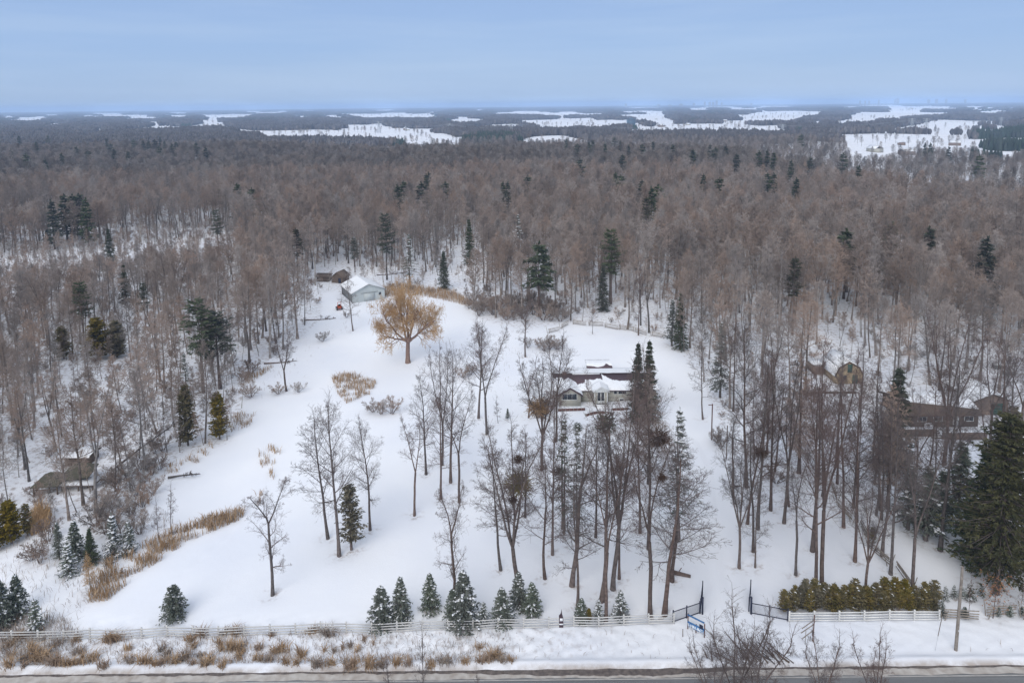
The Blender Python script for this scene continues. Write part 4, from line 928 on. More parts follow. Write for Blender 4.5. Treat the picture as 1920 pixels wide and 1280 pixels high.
def scatter(name, pts, idx, rot, scl, sources, label):
    """one object of kind stuff: instances of the source meshes on points"""
    me = bpy.data.meshes.new(name); pts = np.asarray(pts, np.float32); me.vertices.add(len(pts)); me.vertices.foreach_set('co', pts.ravel())
    a = me.attributes.new('pick', 'INT', 'POINT'); a.data.foreach_set('value', np.asarray(idx, np.int32))
    a = me.attributes.new('turn', 'FLOAT_VECTOR', 'POINT'); a.data.foreach_set('vector', np.asarray(rot, np.float32).ravel())
    a = me.attributes.new('size', 'FLOAT_VECTOR', 'POINT'); a.data.foreach_set('vector', np.asarray(scl, np.float32).ravel())
    o = obj(name, me, kind='stuff'); o['label'] = label
    col = bpy.data.collections.new(name + '_sources')
    for k, q in enumerate(sources):
        so_ = bpy.data.objects.new('%s_source_%02d' % (name, k), q); col.objects.link(so_)
    ng = bpy.data.node_groups.new(name, 'GeometryNodeTree')
    ng.interface.new_socket('Geometry', in_out='INPUT', socket_type='NodeSocketGeometry'); ng.interface.new_socket('Geometry', in_out='OUTPUT', socket_type='NodeSocketGeometry')
    gi = ng.nodes.new('NodeGroupInput'); go = ng.nodes.new('NodeGroupOutput')
    ci = ng.nodes.new('GeometryNodeCollectionInfo'); ci.inputs['Collection'].default_value = col; ci.inputs['Separate Children'].default_value = True; ci.inputs['Reset Children'].default_value = True
    ip = ng.nodes.new('GeometryNodeInstanceOnPoints'); ip.inputs['Pick Instance'].default_value = True
    def na(nm, t):
        q = ng.nodes.new('GeometryNodeInputNamedAttribute'); q.data_type = t; q.inputs['Name'].default_value = nm
        return [s_ for s_ in q.outputs if s_.enabled and s_.name == 'Attribute'][0]
    ng.links.new(gi.outputs[0], ip.inputs['Points']); ng.links.new(ci.outputs[0], ip.inputs['Instance'])
    ng.links.new(na('pick', 'INT'), ip.inputs['Instance Index'])
    er = ng.nodes.new('FunctionNodeEulerToRotation'); ng.links.new(na('turn', 'FLOAT_VECTOR'), er.inputs[0]); ng.links.new(er.outputs[0], ip.inputs['Rotation'])
    ng.links.new(na('size', 'FLOAT_VECTOR'), ip.inputs['Scale']); ng.links.new(ip.outputs[0], go.inputs[0])
    md = o.modifiers.new('scatter', 'NODES'); md.node_group = ng
    return o
SRC = [('wood_maple', 0), ('wood_maple', 1), ('wood_maple', 2), ('wood_maple', 3), ('wood_slim', 0), ('wood_slim', 1), ('aspen', 0), ('far', 0), ('far', 1), ('far', 2)]
rest = ~single
rx_, ry_, rd_, rh_ = tx[rest], ty[rest], td[rest], th[rest]
k = rx_.size; r_ = rs.rand(k)
pick = np.where(rd_ < 430, np.where(r_ < .72, rs.randint(0, 4, k), np.where(r_ < .95, rs.randint(4, 6, k), 6)), rs.randint(7, 10, k))
base_h = np.array([TREE[q][0] for q in SRC])[pick]; s_ = rh_ / base_h; w_ = s_ * rs.uniform(1.0, 1.45, k)
scatter('woods', np.stack([rx_, ry_, ground(rx_, ry_)], 1), pick, np.stack([rs.normal(0, .03, k), rs.normal(0, .03, k), rs.rand(k) * 6.28], 1), np.stack([w_, w_, s_], 1),
        [joined('woodland_tree', TREE[q]) for q in SRC], 'wide leafless grey brown woods reaching back to the fields')
# undergrowth: thin young stems and brush on the woods floor
ux, uy = jit(-230, 230, 69, 300, 3.2); uu, uv = px_of(ux, uy); ud = np.hypot(ux, uy)
kp = (uu > -120) & (uu < 2040) & ~inpoly(ux, uy, CLEAR)
for g_ in GAPS[2:6]: kp &= ~inpoly(ux, uy, g_)
kp &= rs.rand(ux.size) < np.where(uu < 560, .97, .6)
ux, uy = ux[kp], uy[kp]; uu = uu[kp]; k = ux.size
pk = rs.choice([0, 1, 2, 3, 4], k, p=[.2, .2, .25, .25, .1]); bh = np.array([3, 3, 16, 16, 16.])[pk]
hh = np.where(pk < 2, rs.uniform(.8, 2.2, k), rs.uniform(3.5, 8.5, k)); s_ = hh / bh; w_ = s_ * rs.uniform(.9, 1.3, k)
scatter('undergrowth', np.stack([ux, uy, ground(ux, uy)], 1), pk, np.stack([rs.normal(0, .08, k), rs.normal(0, .08, k), rs.rand(k) * 6.28], 1), np.stack([w_, w_, s_], 1),
        [joined('undergrowth_bush', TREE['bush', 0]), joined('undergrowth_bush', TREE['bush', 1]), joined('undergrowth_stem', TREE['wood_slim', 0]), joined('undergrowth_stem', TREE['wood_slim', 1]), joined('undergrowth_stem', TREE['aspen', 0])],
        'thin leafless undergrowth and brush on the snowy woods floor')

# ---- far country: woods between snow fields
FIELDS = [(430, 820, 244, 252), (700, 890, 256, 260), (180, 206, 247, 249), (36, 80, 220, 223), (85, 112, 230, 232), (0, 30, 217, 219), (115, 125, 216, 218), (150, 180, 216, 218), (240, 290, 216, 221), (300, 360, 216, 219),
 (375, 460, 215, 220), (430, 480, 214, 220), (365, 410, 231, 235), (280, 360, 236, 238), (515, 550, 233, 236), (540, 580, 217, 219), (610, 640, 216, 219), (640, 790, 213, 219), (790, 812, 212, 217), (825, 850, 215, 219), (845, 920, 223, 226), (930, 1000, 210, 213),
 (960, 1095, 211, 213), (965, 1135, 225, 235), (1080, 1160, 239, 244), (1005, 1060, 253, 257), (1150, 1255, 208, 210), (1195, 1280, 226, 233), (1215, 1265, 233, 241), (1130, 1175, 226, 231), (1280, 1320, 233, 238), (1300, 1440, 232, 240), (1280, 1312, 218, 221), (1375, 1470, 216, 223),
 (1415, 1550, 208, 214), (1490, 1570, 226, 229), (1475, 1500, 255, 260), (1370, 1400, 203, 205), (1297, 1330, 204, 206), (1600, 1655, 214, 226), (1600, 1780, 210, 214), (1720, 1780, 212, 221), (1725, 1930, 225, 238), (1820, 1930, 205, 212), (1660, 1705, 200, 206), (1715, 1790, 199, 203),
 (1810, 1850, 197, 201), (1760, 1930, 240, 243), (1550, 1830, 252, 270), (1580, 1745, 270, 283), (1820, 1960, 283, 296), (1560, 1600, 228, 238)]
_fr = random.Random(31)
for _q in range(75):
    _u = _fr.uniform(-20, 1930); _w = _fr.uniform(14, 60) * (1 if _u < 900 else 1.4); _h = 197 + (960 - _u) * .0099; _t = _h + 6 + 34 * _fr.random() ** 1.5; FIELDS.append((_u, _u + _w, _t, _t + _fr.uniform(.8, 1.8) + (_t - _h) * .04))
def v0(u): return 197 + (960 - u) * 0.0099
def field_mask(u, v):
    h = v0(u); mk = np.zeros(u.shape, bool)
    for a, b_, t_, bt in FIELDS:
        ka = 9 * math.sin(a * 1.7); kb = 9 * math.sin(b_ * 2.3 + 1); vm = (t_ + bt) / 2; wv = 3 * np.sin(v * 2.1 + a) + 2 * np.sin(u * .21 + v)
        mk |= (u > a + ka * (v - vm) * .6 + wv) & (u < b_ + kb * (v - vm) * .6 - wv) & (v > t_) & ((v - h) < (bt - h) * 1.28)
    return mk
# polar sampling with a spacing that grows with distance
P_ = []
d = 300.0
while d < 14000:
    s = max(8.5, d / 115); th_ = np.arange(-.80, .80, s / d) + rs.rand() * s / d
    P_.append(np.stack([(d + rs.uniform(-.5, .5, th_.size) * s) * np.sin(th_ + rs.normal(0, .2, th_.size) * s / d), (d + rs.uniform(-.5, .5, th_.size) * s) * np.cos(th_), np.full(th_.size, s)], 1)); d += s * .9
P_ = np.concatenate(P_); fx, fy, fs_ = P_.T; fd = np.hypot(fx, fy); fu, fv = px_of(fx, fy)
kp = (fd > np.interp(fu, EDGE_U, EDGE_D) + 2) & (fu > -250) & (fu < 2170)
fm = field_mask(fu, fv)
nf = np.sin(fx / 310 + 2 * np.sin(fy / 420)) * np.sin(fy / 270 + 1.7 * np.sin(fx / 350)) + .5 * np.sin(fx / 120 + fy / 90)
hedge_ = (np.mod(fy + .35 * fx * np.sin(fx / 900 + 1) + 30 * np.sin(fx / 160), 330 + fd * .06) < np.maximum(fs_ * .75, 9)) & (np.sin(fx / 70 + fy / 50) > -.75)
kp &= ~fm | hedge_ | (rs.rand(fx.size) < np.where(fd < 1500, .045, .02))
kp &= (nf < np.interp(fu, [0, 900, 1400, 1900], [1.15, 1.05, .8, .7])) | fm
fx, fy, fs_, fd, fu, fv, nf, fm = [q[kp] for q in (fx, fy, fs_, fd, fu, fv, nf, fm)]
# unit clump: several lumpy crowns, radius 1, height 1
def clump(seed, mn, sharp):
    R = np.random.RandomState(seed); vs = []; f3 = []; c = 0
    for q in range(9):
        a_ = R.rand() * 6.28; rr = math.sqrt(R.rand()) * .75; cx, cy_ = math.cos(a_) * rr, math.sin(a_) * rr; h = R.uniform(.7, 1.05); w = R.uniform(.22, .36)
        prof = ((0, .25), (.45, .9), (.75, .75), (1, 0)) if not sharp else ((0, .6), (.3, .85), (.65, .45), (1, 0))
        rings = []
        for z_, k_ in prof[:-1]:
            t_ = np.arange(6) / 6 * 6.283 + R.rand(); rad = w * k_ * R.uniform(.7, 1.25, 6)
            rings.append(np.stack([cx + np.cos(t_) * rad, cy_ + np.sin(t_) * rad, h * z_ + R.normal(0, .03, 6)], 1))
        v = np.vstack(rings + [[[cx, cy_, h]]]); vs.append(v)
        for r_i in range(len(rings) - 1):
            for j in range(6):
                a2, b2 = r_i * 6 + j, r_i * 6 + (j + 1) % 6; f3 += [(c + a2, c + b2, c + b2 + 6), (c + a2, c + b2 + 6, c + a2 + 6)]
        l_ = (len(rings) - 1) * 6
        for j in range(6): f3.append((c + l_ + j, c + l_ + (j + 1) % 6, c + len(v) - 1))
        c += len(v)
    return mesh_np('far_wood', np.vstack(vs), np.array(f3), [mn])
M['far_wood'] = mat('far_wood', (0.065, 0.06, 0.062), col2=(0.11, 0.10, 0.10), scale=1.5, rnd=.3, rough=.95)
M['far_fir'] = mat('far_fir', (0.035, 0.055, 0.04), var=.3, scale=1.5, rnd=.25, rough=.95)
SR2 = [joined('far_tree', TREE['far', i]) for i in range(3)] + [clump(1, 'far_wood', 0), clump(2, 'far_wood', 0), clump(3, 'far_fir', 1)]
k = fx.size; r_ = rs.rand(k); near = fd < 900
fir = (np.sin(fx / 150 + 1.5 * np.sin(fy / 230)) * np.sin(fy / 190 + fx / 400) > .84) & (r_ < .8)
fir |= (fu > 1828) & (fv > 246) & (fv < 300) & (fd > 420)
pk = np.where(near & ~fir, rs.randint(0, 3, k), np.where(fir, 5, rs.randint(3, 5, k)))
pk = np.where(fm & (fu < 1828), rs.randint(0, 3, k), pk)
hgt = rs.uniform(11, 15, k)
sxy = np.where(pk < 3, hgt / 22 * rs.uniform(1.0, 1.4, k), fs_ * rs.uniform(.75, 1.0, k)); sz = np.where(pk < 3, hgt / 22, hgt)
scatter('far_woods', np.stack([fx, fy, ground(fx, fy) - .3], 1), pk, np.stack([0 * fx, 0 * fx, rs.rand(k) * 6.28], 1), np.stack([sxy, sxy, sz], 1), SR2, 'hazy blue woods between the far snow fields')
print('far', k)
# brush thickets: single bushes
BUSH = [(880, 578), (898, 592), (915, 575), (935, 582), (950, 600), (968, 578), (975, 592), (995, 578), (1022, 588), (1030, 575), (905, 583), (925, 590), (945, 594), (962, 588), (980, 598), (1000, 590), (1018, 600), (1036, 592), (1050, 602), (890, 570), (955, 575), (1010, 578), (1045, 582), (985, 575), (1060, 595), (990, 652), (1010, 650), (1030, 655), (1045, 655), (1020, 658),
 (868, 708), (882, 703), (1010, 782), (1022, 776), (205, 905), (222, 920), (240, 900), (255, 930), (270, 905), (285, 890), (300, 880), (268, 950), (235, 955), (250, 975), (215, 975), (288, 925), (210, 945), (190, 960), (305, 845), (290, 850), (262, 880), (180, 985), (200, 1000), (262, 1000), (228, 1010),
 (560, 735), (522, 738), (470, 700), (455, 715), (715, 776), (700, 772), (735, 775), (60, 1050), (75, 1055), (1455, 905), (1345, 830), (1352, 838), (90, 1015), (650, 595), (605, 640), (470, 745)]
for j, (u, v) in enumerate(BUSH):
    x, y, z = pt(u, v); big = (u < 330) and v < 1015
    if u < 330: lb, gr = 'tangled leafless brown bush in the thicket at the left', 'bushes of the left thicket'
    elif 880 <= u < 1070: lb, gr = 'leafless brown bush in the brushy belt behind the yard', 'bushes of the belt behind the yard'
    elif u > 1200: lb, gr = 'leafless pale bush beside the driveway bend', 'bushes at the driveway'
    else: lb, gr = 'leafless bush at the rim of the long clearing', 'bushes at the clearing rim'
    plant('bush', j % 2, x, y, RR.uniform(2.0, 3.2) * (1.6 if 880 <= u < 1070 and v < 605 else 1), lb, gr, RR.uniform(1.0, 1.5))

# ---- dense dark twig balls lodged in crowns
def nest_mesh(seed, mt):
    R = np.random.RandomState(seed); n_ = 420; d_ = R.normal(0, 1, (n_, 3)); d_ /= np.linalg.norm(d_, axis=1)[:, None]
    a_ = d_ * R.uniform(.1, .75, (n_, 1)); b_ = a_ + d_ * .3 + R.normal(0, .22, (n_, 3))
    v, f = tubes(a_, b_, np.full(n_, .03), np.full(n_, .02), 3); return mesh_np('twig_ball', v, f, [mt])
M['ball_twig'] = mat('ball_twig', (0.10, 0.06, 0.04), var=.3, scale=3, rough=.9)
nm1, nm2, nm3 = nest_mesh(1, 'ball_twig'), nest_mesh(2, 'needle_olive'), nest_mesh(3, 'reed')
for (bu, bv_, u, v, r_, me, lb) in [(973, 1120, 972, 858, .6, nm1, 'small brown twig ball high in the pale forked tree'), (985, 968, 972, 905, 1.9, nm2, 'big dark green twig ball left of the leaning trunk'),
    (973, 1120, 962, 934, .55, nm1, 'small dark twig ball low at the fork of the pale tree'), (1216, 1028, 1236, 820, 1.4, nm1, 'wide brown twig ball in the haze right of the house'),
    (1421, 990, 1423, 846, .9, nm1, 'reddish twig ball on the trunk right of the driveway'), (1055, 988, 1048, 882, .9, nm1, 'brown twig clump on the dark spruce below the house'),
    (1016, 880, 1010, 762, 1.7, nm3, 'orange brown leaf clump at the foot of the great tree by the house'), (1219, 1153, 1240, 892, .5, nm1, 'tiny dark twig ball between trunks below the larch')]:
    x, y, z = pt(bu, bv_); zz = ztop(x, y, v)
    w_ = x * FW[0] + y * FW[1] + (zz - CAMZ) * FW[2]; dx = (u - px_of(x, y, zz)[0]) * w_ / F
    tag(obj('twig_ball', me, None, (x + dx, y - .3, zz), (0, 0, RR.random() * 6), (r_, r_, r_ * .8)), lb, 'twig ball')

# ================================================================== GRASSES AND REEDS
def blades(name, pts, H, lean, seed, mt, label, wid=.03, snow_heads=False):
    R = np.random.RandomState(seed); n_ = len(pts); pts = np.asarray(pts)
    H = H * R.uniform(.6, 1.25, n_); a_ = R.rand(n_) * 6.28; ln = R.uniform(0, lean, n_) + .05
    d_ = np.stack([np.cos(a_) * ln, np.sin(a_) * ln, np.ones(n_)], 1); t_ = np.stack([-np.sin(a_), np.cos(a_), 0 * a_], 1) * (wid * R.uniform(.6, 1.4, n_))[:, None]
    p1 = pts + d_ * H[:, None] * .55; p2 = pts + d_ * H[:, None] + np.stack([np.cos(a_), np.sin(a_), -.8 + 0 * a_], 1) * (H * ln * .8)[:, None]
    v = np.stack([pts - t_, pts + t_, p1 - t_ * .9, p1 + t_ * .9, p2], 1).reshape(-1, 3); b_ = np.arange(n_)[:, None] * 5
    me = mesh_np(name, v, [b_ + np.array([[0, 1, 3, 2]]), b_ + np.array([[2, 3, 4]])], [mt])
    return tag(obj(name, me, kind='stuff'), label, name.replace('_', ' '))
def fill(poly_px, dens, seed, gap=None, clumpy=0.0):
    P = np.array([at(u, v) for u, v in poly_px]); R = np.random.RandomState(seed)
    x0, y0 = P.min(0); x1, y1 = P.max(0); n_ = int((x1 - x0) * (y1 - y0) * dens)
    x = R.uniform(x0, x1, n_); y = R.uniform(y0, y1, n_); k = inpoly(x, y, [tuple(q) for q in P])
    if clumpy: k &= (np.sin(x * 1.1 + 2 * np.sin(y * .8)) * np.sin(y * 1.5 + 1.5 * np.sin(x * .7)) + R.normal(0, .25, n_)) > clumpy
    x, y = x[k], y[k]; return np.stack([x, y, ground(x, y) - .03], 1)
E1 = [(163, 1132), (175, 1085), (205, 1060), (260, 1035), (330, 1000), (390, 973), (455, 958), (458, 970), (420, 990), (360, 1015), (310, 1050), (255, 1085), (205, 1128)]
blades('reed_bed', fill(E1, 50, 1, clumpy=-.12), 1.15, .45, 1, 'reed', 'long curved bed of tan reeds lying across the snow at the left')
blades('reed_patch', fill([(622, 708), (640, 700), (670, 701), (706, 718), (694, 742), (650, 757), (632, 738)], 26, 2, clumpy=-.2), .95, .45, 2, 'reed', 'oval patch of tan reeds in the middle of the long clearing')
blades('reed_belt', fill([(700, 543), (760, 536), (850, 549), (905, 575), (868, 572), (826, 562), (760, 553), (712, 560)], 14, 3), 1.5, .3, 3, 'reed', 'belt of orange brown reeds behind the willow')
blades('reed_tuft_patch', fill([(476, 862), (505, 838), (527, 845), (522, 872), (490, 880)], 16, 4, clumpy=0.1), 1.0, .4, 4, 'reed', 'thin scatter of reeds in the long clearing below the oval patch')
blades('rusty_grass', np.vstack([fill(q, 18, 5 + i, clumpy=-.2) for i, q in enumerate([[(425, 792), (450, 775), (478, 780), (470, 800), (435, 812)], [(345, 865), (395, 828), (402, 845), (370, 870)], [(245, 950), (275, 930), (285, 955), (255, 965)],
   [(455, 705), (490, 688), (515, 685), (490, 705), (462, 722)], [(318, 870), (345, 868), (330, 895), (305, 890)], [(480, 930), (495, 922), (485, 955), (478, 945)], [(505, 890), (512, 880), (515, 900), (508, 905)]])]), 1.0, .45, 5, 'reed', 'rusty dead grass along the edge of the long clearing')
blades('orange_grass', fill([(45, 1000), (70, 962), (98, 975), (92, 1010), (60, 1015)], 60, 9), 2.0, .3, 9, 'willow_twig', 'clump of tall orange grass beside the edge cedars')
# roadside tufts
tc_ = [(25, 1246, 26), (40, 1240, 20), (80, 1240, 34), (100, 1246, 30), (138, 1248, 32), (145, 1225, 22), (175, 1236, 24), (192, 1245, 18), (60, 1225, 22), (240, 1245, 12), (268, 1243, 24), (300, 1242, 30), (330, 1240, 24), (352, 1238, 22), (380, 1243, 22), (392, 1240, 14),
 (410, 1246, 16), (505, 1240, 26), (520, 1222, 36), (555, 1222, 10), (540, 1243, 22), (602, 1246, 26), (625, 1248, 20), (655, 1246, 34), (690, 1248, 26), (712, 1248, 26), (745, 1243, 22), (770, 1245, 20), (800, 1246, 14), (835, 1243, 26), (870, 1241, 18), (900, 1240, 20), (925, 1236, 26), (940, 1240, 22), (955, 1238, 14),
 (915, 1238, 20), (440, 1215, 30), (460, 1212, 26), (200, 1203, 34), (215, 1198, 28), (148, 1200, 20), (425, 1192, 30), (440, 1190, 22), (380, 1190, 24), (590, 1186, 26), (620, 1190, 24), (350, 1195, 14), (505, 1190, 20), (240, 1215, 16), (660, 1212, 8), (677, 1222, 8), (30, 1200, 34), (10, 1215, 30)]
R = np.random.RandomState(4)
for q in range(46):
    tc_.append((R.uniform(-20, 700) if q % 3 else R.uniform(0, 960), R.uniform(1206, 1250), int(R.uniform(4, 18))))
for j, (u, v, w) in enumerate(tc_):
    u += R.normal(0, 5); v += R.normal(0, 2.5); w = int(w * R.uniform(.45, 1.05))
    x, y, z = pt(u, v); sp = w / 20.0 * .32; n_ = 14 + w * 4
    px = x + R.normal(0, sp, n_); py = y + R.normal(0, .16, n_)
    pts = np.stack([px, py, ground(px, py) - .03], 1)
    lb = 'bushy tuft of tan dead grass on the snowy verge above the road' if v > 1208 else 'tuft of tan dead grass at the foot of the white fence'
    o = blades('grass_tuft', pts, (1.0 if w > 16 else .65) * R.uniform(.75, 1.15), .75, 50 + j, ('reed', 'weed', 'reed', 'dry_grass')[j % 4], lb, .026); o['category'] = 'grass tuft'; o['group'] = 'grass tufts along the verge' if v > 1208 else 'grass tufts along the fence'
blades('verge_weeds', np.vstack([fill([(-60, 1200), (660, 1188), (960, 1186), (960, 1240), (-60, 1252)], 13, 21, clumpy=-.5), fill([(960, 1186), (1260, 1180), (1280, 1236), (960, 1240)], 1.1, 22, clumpy=0), fill([(480, 1228), (960, 1222), (985, 1238), (480, 1246)], 12, 25), fill([(1780, 1205), (1900, 1200), (1900, 1222), (1780, 1225)], .5, 26)]),
       .6, .6, 21, 'weed', 'thin dead weeds poking through the snow of the verge', .016)
blades('roadside_grass', np.vstack([fill([(40, 1238), (960, 1232), (962, 1243), (40, 1250)], 26, 31, clumpy=-.15), fill([(120, 1190), (660, 1184), (660, 1190), (120, 1197)], 20, 32, clumpy=.1)]), .6, .7, 31, 'dry_grass', 'tangled low tan grass strip along the ditch above the road', .02)
blades('weed_bank', np.vstack([fill([(-60, 1180), (-60, 1240), (90, 1240), (160, 1195), (120, 1160), (20, 1155)], 40, 23), fill([(-40, 1165), (-40, 1060), (60, 1010), (230, 1040), (170, 1130), (140, 1175)], 4, 24), fill([(230, 1035), (330, 985), (300, 960), (250, 1000)], 8, 27)]),
       .9, .5, 23, 'weed', 'grey brown weeds on the snowy bank at the lower left', .016)
blades('clearing_weeds', np.vstack([fill([(440, 760), (470, 690), (560, 640), (640, 585), (700, 580), (600, 690), (540, 740)], .8, 28, clumpy=.2), fill([(860, 640), (960, 620), (1050, 650), (960, 760), (860, 740)], 1.0, 29, clumpy=.1)]), .8, .5, 28, 'weed', 'sparse weeds along the rim of the clearing', .016)
# russet leaved sapling
x, y, z = pt(1862, 1156); e_ = plant('whip', 1, x, y, 4.6, 'young oak holding russet leaves right of the utility pole', None, 1.1)
R = np.random.RandomState(8); n_ = 260; P = np.stack([R.normal(0, .75, n_), R.normal(0, .75, n_), R.uniform(1.6, 5.8, n_)], 1)
v, f = sprays(P, R.normal(0, 1, (n_, 3)), np.full(n_, .16), R, .1, .7, 2); obj('leaves', mesh_np('leaves', v, f, ['russet']), e_, kind='stuff')
x, y, z = pt(1560, 1060); 

# ================================================================== FENCES
def board_fence(x0, x1, y, y1, step, label, mt='white_paint', nr=4, hh=1.02):
    F_ = empty('board_fence', (x0, y, gz(x0, y)), label, 'fence'); z0 = gz(x0, y)
    n_ = int(round((x1 - x0) / step)); dy = (y1 - y) / n_; step2 = math.hypot(step, dy)
    pm = Mesh().box(-.07, .07, -.07, .07, -.4, hh + .1).data('post', [mt]); rm = Mesh().box(0, step2, -.02, .02, -.05, .05).data('rail', [mt])
    for i in range(n_ + 1):
        x = i * step; yy = i * dy; obj('post', pm, F_, (x, yy, gz(x0 + x, y + yy) - z0), (0, RR.gauss(0, .012), 0))
        if i < n_:
            for j in range(nr):
                a = gz(x0 + x, y + yy) - z0; b = gz(x0 + x + step, y + yy + dy) - z0
                obj('rail', rm, F_, (x, yy - .092, a + .17 + j * (hh - .2) / (nr - 1) + RR.gauss(0, .01)), (0, -math.atan2(b - a, step) + RR.gauss(0, .003), math.atan2(dy, step)))
    return F_
board_fence(-55.2, 15.1, 59.15, 60.65, 2.43, 'long white four rail fence running along the left and middle of the verge', 'worn_paint')
board_fence(26.5, 41.0, 60.75, 60.75, 2.43, 'short white four rail fence in front of the cedar hedge')
def rail_fence(path, label, step=3.0, stake=True):
    """split rails stacked between crossed stakes"""
    x0, y0 = path[0]; z0 = gz(x0, y0); F_ = empty('split_rail_fence', (x0, y0, z0), label, 'fence')
    rm = [Mesh().tube((0, 0, 0), (step * 1.06, 0, 0), .065, .05, 5).data('rail', ['old_rail']) for _ in range(1)][0]; sm_ = Mesh().tube((0, 0, -.2), (0, 0, 1.35), .05, .04, 5).data('stake', ['old_rail'])
    c = 0
    for (xa, ya), (xb, yb) in zip(path[:-1], path[1:]):
        L = math.hypot(xb - xa, yb - ya); n_ = max(1, int(L / step)); ang = math.atan2(yb - ya, xb - xa)
        for i in range(n_):
            px, py = xa + (xb - xa) * i / n_, ya + (yb - ya) * i / n_; z = gz(px, py); zb = gz(xa + (xb - xa) * (i + 1) / n_, ya + (yb - ya) * (i + 1) / n_)
            zig = .16 * (1 if c % 2 else -1); c += 1
            for j in range(4):
                obj('rail', rm, F_, (px - x0 + RR.gauss(0, .04), py - y0 + RR.gauss(0, .04), z - z0 + .18 + j * .27 + RR.gauss(0, .03)), (0, -math.atan2(zb - z, L / n_) + RR.gauss(0, .015), ang + zig))
            for q in (-.32, .32): obj('stake', sm_, F_, (px - x0 + q * math.sin(ang) * .7, py - y0 - q * math.cos(ang) * .7, z - z0), (q * .9 * math.cos(ang), q * .9 * math.sin(ang), 0))
    return F_
rail_fence([(41.6, FY + .1), (46, FY + .3), (56, FY)], 'grey split rail fence running right from the white fence to the picture edge')
rail_fence([at(1708, 1104), at(1630, 1020), at(1568, 940), at(1520, 870), at(1478, 815)], 'long grey split rail fence climbing diagonally through the right woods')
rail_fence([at(1028, 626), at(1075, 609), at(1135, 615), at(1190, 622), at(1255, 637)], 'low rail fence curving along the back of the lawn below the woods')
# iron panels and gates
def iron(x0, y0, x1, y1, h, n_bars, name, label, posts=True, cat='fence'):
    z = gz(x0, y0); F_ = empty(name, (x0, y0, z), label, cat); L = math.hypot(x1 - x0, y1 - y0); F_.rotation_euler = (0, 0, math.atan2(y1 - y0, x1 - x0))
    for zz in (.12, h): part('rail', Mesh().box(0, L, -.025, .025, zz - .03, zz + .03), 'black_iron', F_)
    bm_ = Mesh().box(-.009, .009, -.009, .009, .15, h - .03).data('bar', ['black_iron'])
    for i in range(n_bars): obj('bar', bm_, F_, ((i + .5) * L / n_bars, 0, 0))
    if posts:
        pm = Mesh().box(-.05, .05, -.05, .05, -.2, h + .18).data('post', ['black_iron'])
        for q in (0, .5, 1): obj('post', pm, F_, (L * q, 0, 0))
    return F_
ax, ay = at(1262, 1166); bx, by = at(1312, 1149); iron(ax, ay, bx, by, 1.15, 26, 'iron_fence', 'thin black iron fence panel joining the long white fence to the left gate leaf')
ax, ay = at(1409, 1150); bx, by = at(1477, 1163); iron(ax, ay, bx, by, 1.15, 30, 'iron_fence', 'thin black iron fence panel joining the right gate leaf to the hedge fence')
for (u, v, u2, v2, lb, pu, pv) in ((1313, 1149, 1317, 1116, 'left leaf of the open dark blue driveway gate seen edge on', 1317, 1150), (1404, 1146, 1407, 1114, 'right leaf of the open dark blue driveway gate seen edge on', 1408, 1150)):
    ax, ay = at(u, v); bx, by = at(u2, v2); G = iron(ax, ay, bx, by, 1.5, 22, 'driveway_gate', lb, False, 'gate')
    L = math.hypot(bx - ax, by - ay)
    for zz in (.5, .9, 1.2): part('rail', Mesh().box(0, L, -.03, .03, zz - .03, zz + .03), 'black_iron', G)
    part('stile', Mesh().box(-.05, .05, -.05, .05, .05, 1.6), 'black_iron', G); part('stile', Mesh().box(L - .05, L + .05, -.05, .05, .05, 1.65), 'black_iron', G)
    px, py = at(pu, pv); P_e = empty('gate_post', (px, py, gz(px, py)), 'dark square gate post beside the ' + ('left' if u < 1350 else 'right') + ' leaf of the open driveway gate', 'gate post')
    part('shaft', Mesh().box(-.07, .07, -.07, .07, -.2, 1.75), 'black_iron', P_e); part('cap', Mesh().prism([(-.1, 1.752), (.1, 1.752), (0, 1.86)], -.1, .1), 'black_iron', P_e)
# hedge of cedars
for j in range(19):
    u = 1474 + j * 15.6; x, y, z = pt(u, 1150 - (j % 3) * 2); 
    plant('hedge_cedar', j % 2, x, y + .5, RR.uniform(1.8, 2.7), 'olive green cedar in the dense hedge behind the short white fence', 'cedars of the hedge', RR.uniform(1.05, 1.35))
for j in range(15):
    u = 1490 + j * 18.6; x, y, z = pt(u, 1132)
    plant('hedge_cedar', (j + 1) % 2, x, y, RR.uniform(1.9, 3.0), 'olive green cedar in the dense hedge behind the short white fence', 'cedars of the hedge', RR.uniform(1.05, 1.35))

# ================================================================== ROADSIDE THINGS
# blue notice board
ax, ay = at(1289, 1178); bx, by = at(1320, 1194); z = gz(ax, ay); L = math.hypot(bx - ax, by - ay)
Sg = empty('notice_board', (ax, ay, z), 'low blue and white sign on rusty posts beside the driveway mouth', 'sign', rz=math.atan2(by - ay, bx - ax))
zt = lambda u, v, x, y: ztop(x, y, v) - z
tA, bA = zt(0, 1150, ax, ay), zt(0, 1163, ax, ay)
for q, hh in ((0, tA), (.5, .9), (1, tA - .25)): part('post', Mesh().box(L * q - .04, L * q + .04, .03, .11, -.2, hh), 'rust_post', Sg)
part('top_rail', Mesh().box(0, L, -.03, .025, tA - .16, tA - .02), 'blue_paint', Sg)
part('panel', Mesh().box(0, L, -.03, .025, bA - .18, bA), 'blue_paint', Sg)
pn = bpy.data.materials.new('sign_print'); pn.use_nodes = True; n = pn.node_tree; b = n.nodes['Principled BSDF']; geo = N('ShaderNodeTexCoord'); mp_ = N('ShaderNodeMapping'); mp_.inputs['Scale'].default_value = (6, 1, 9)
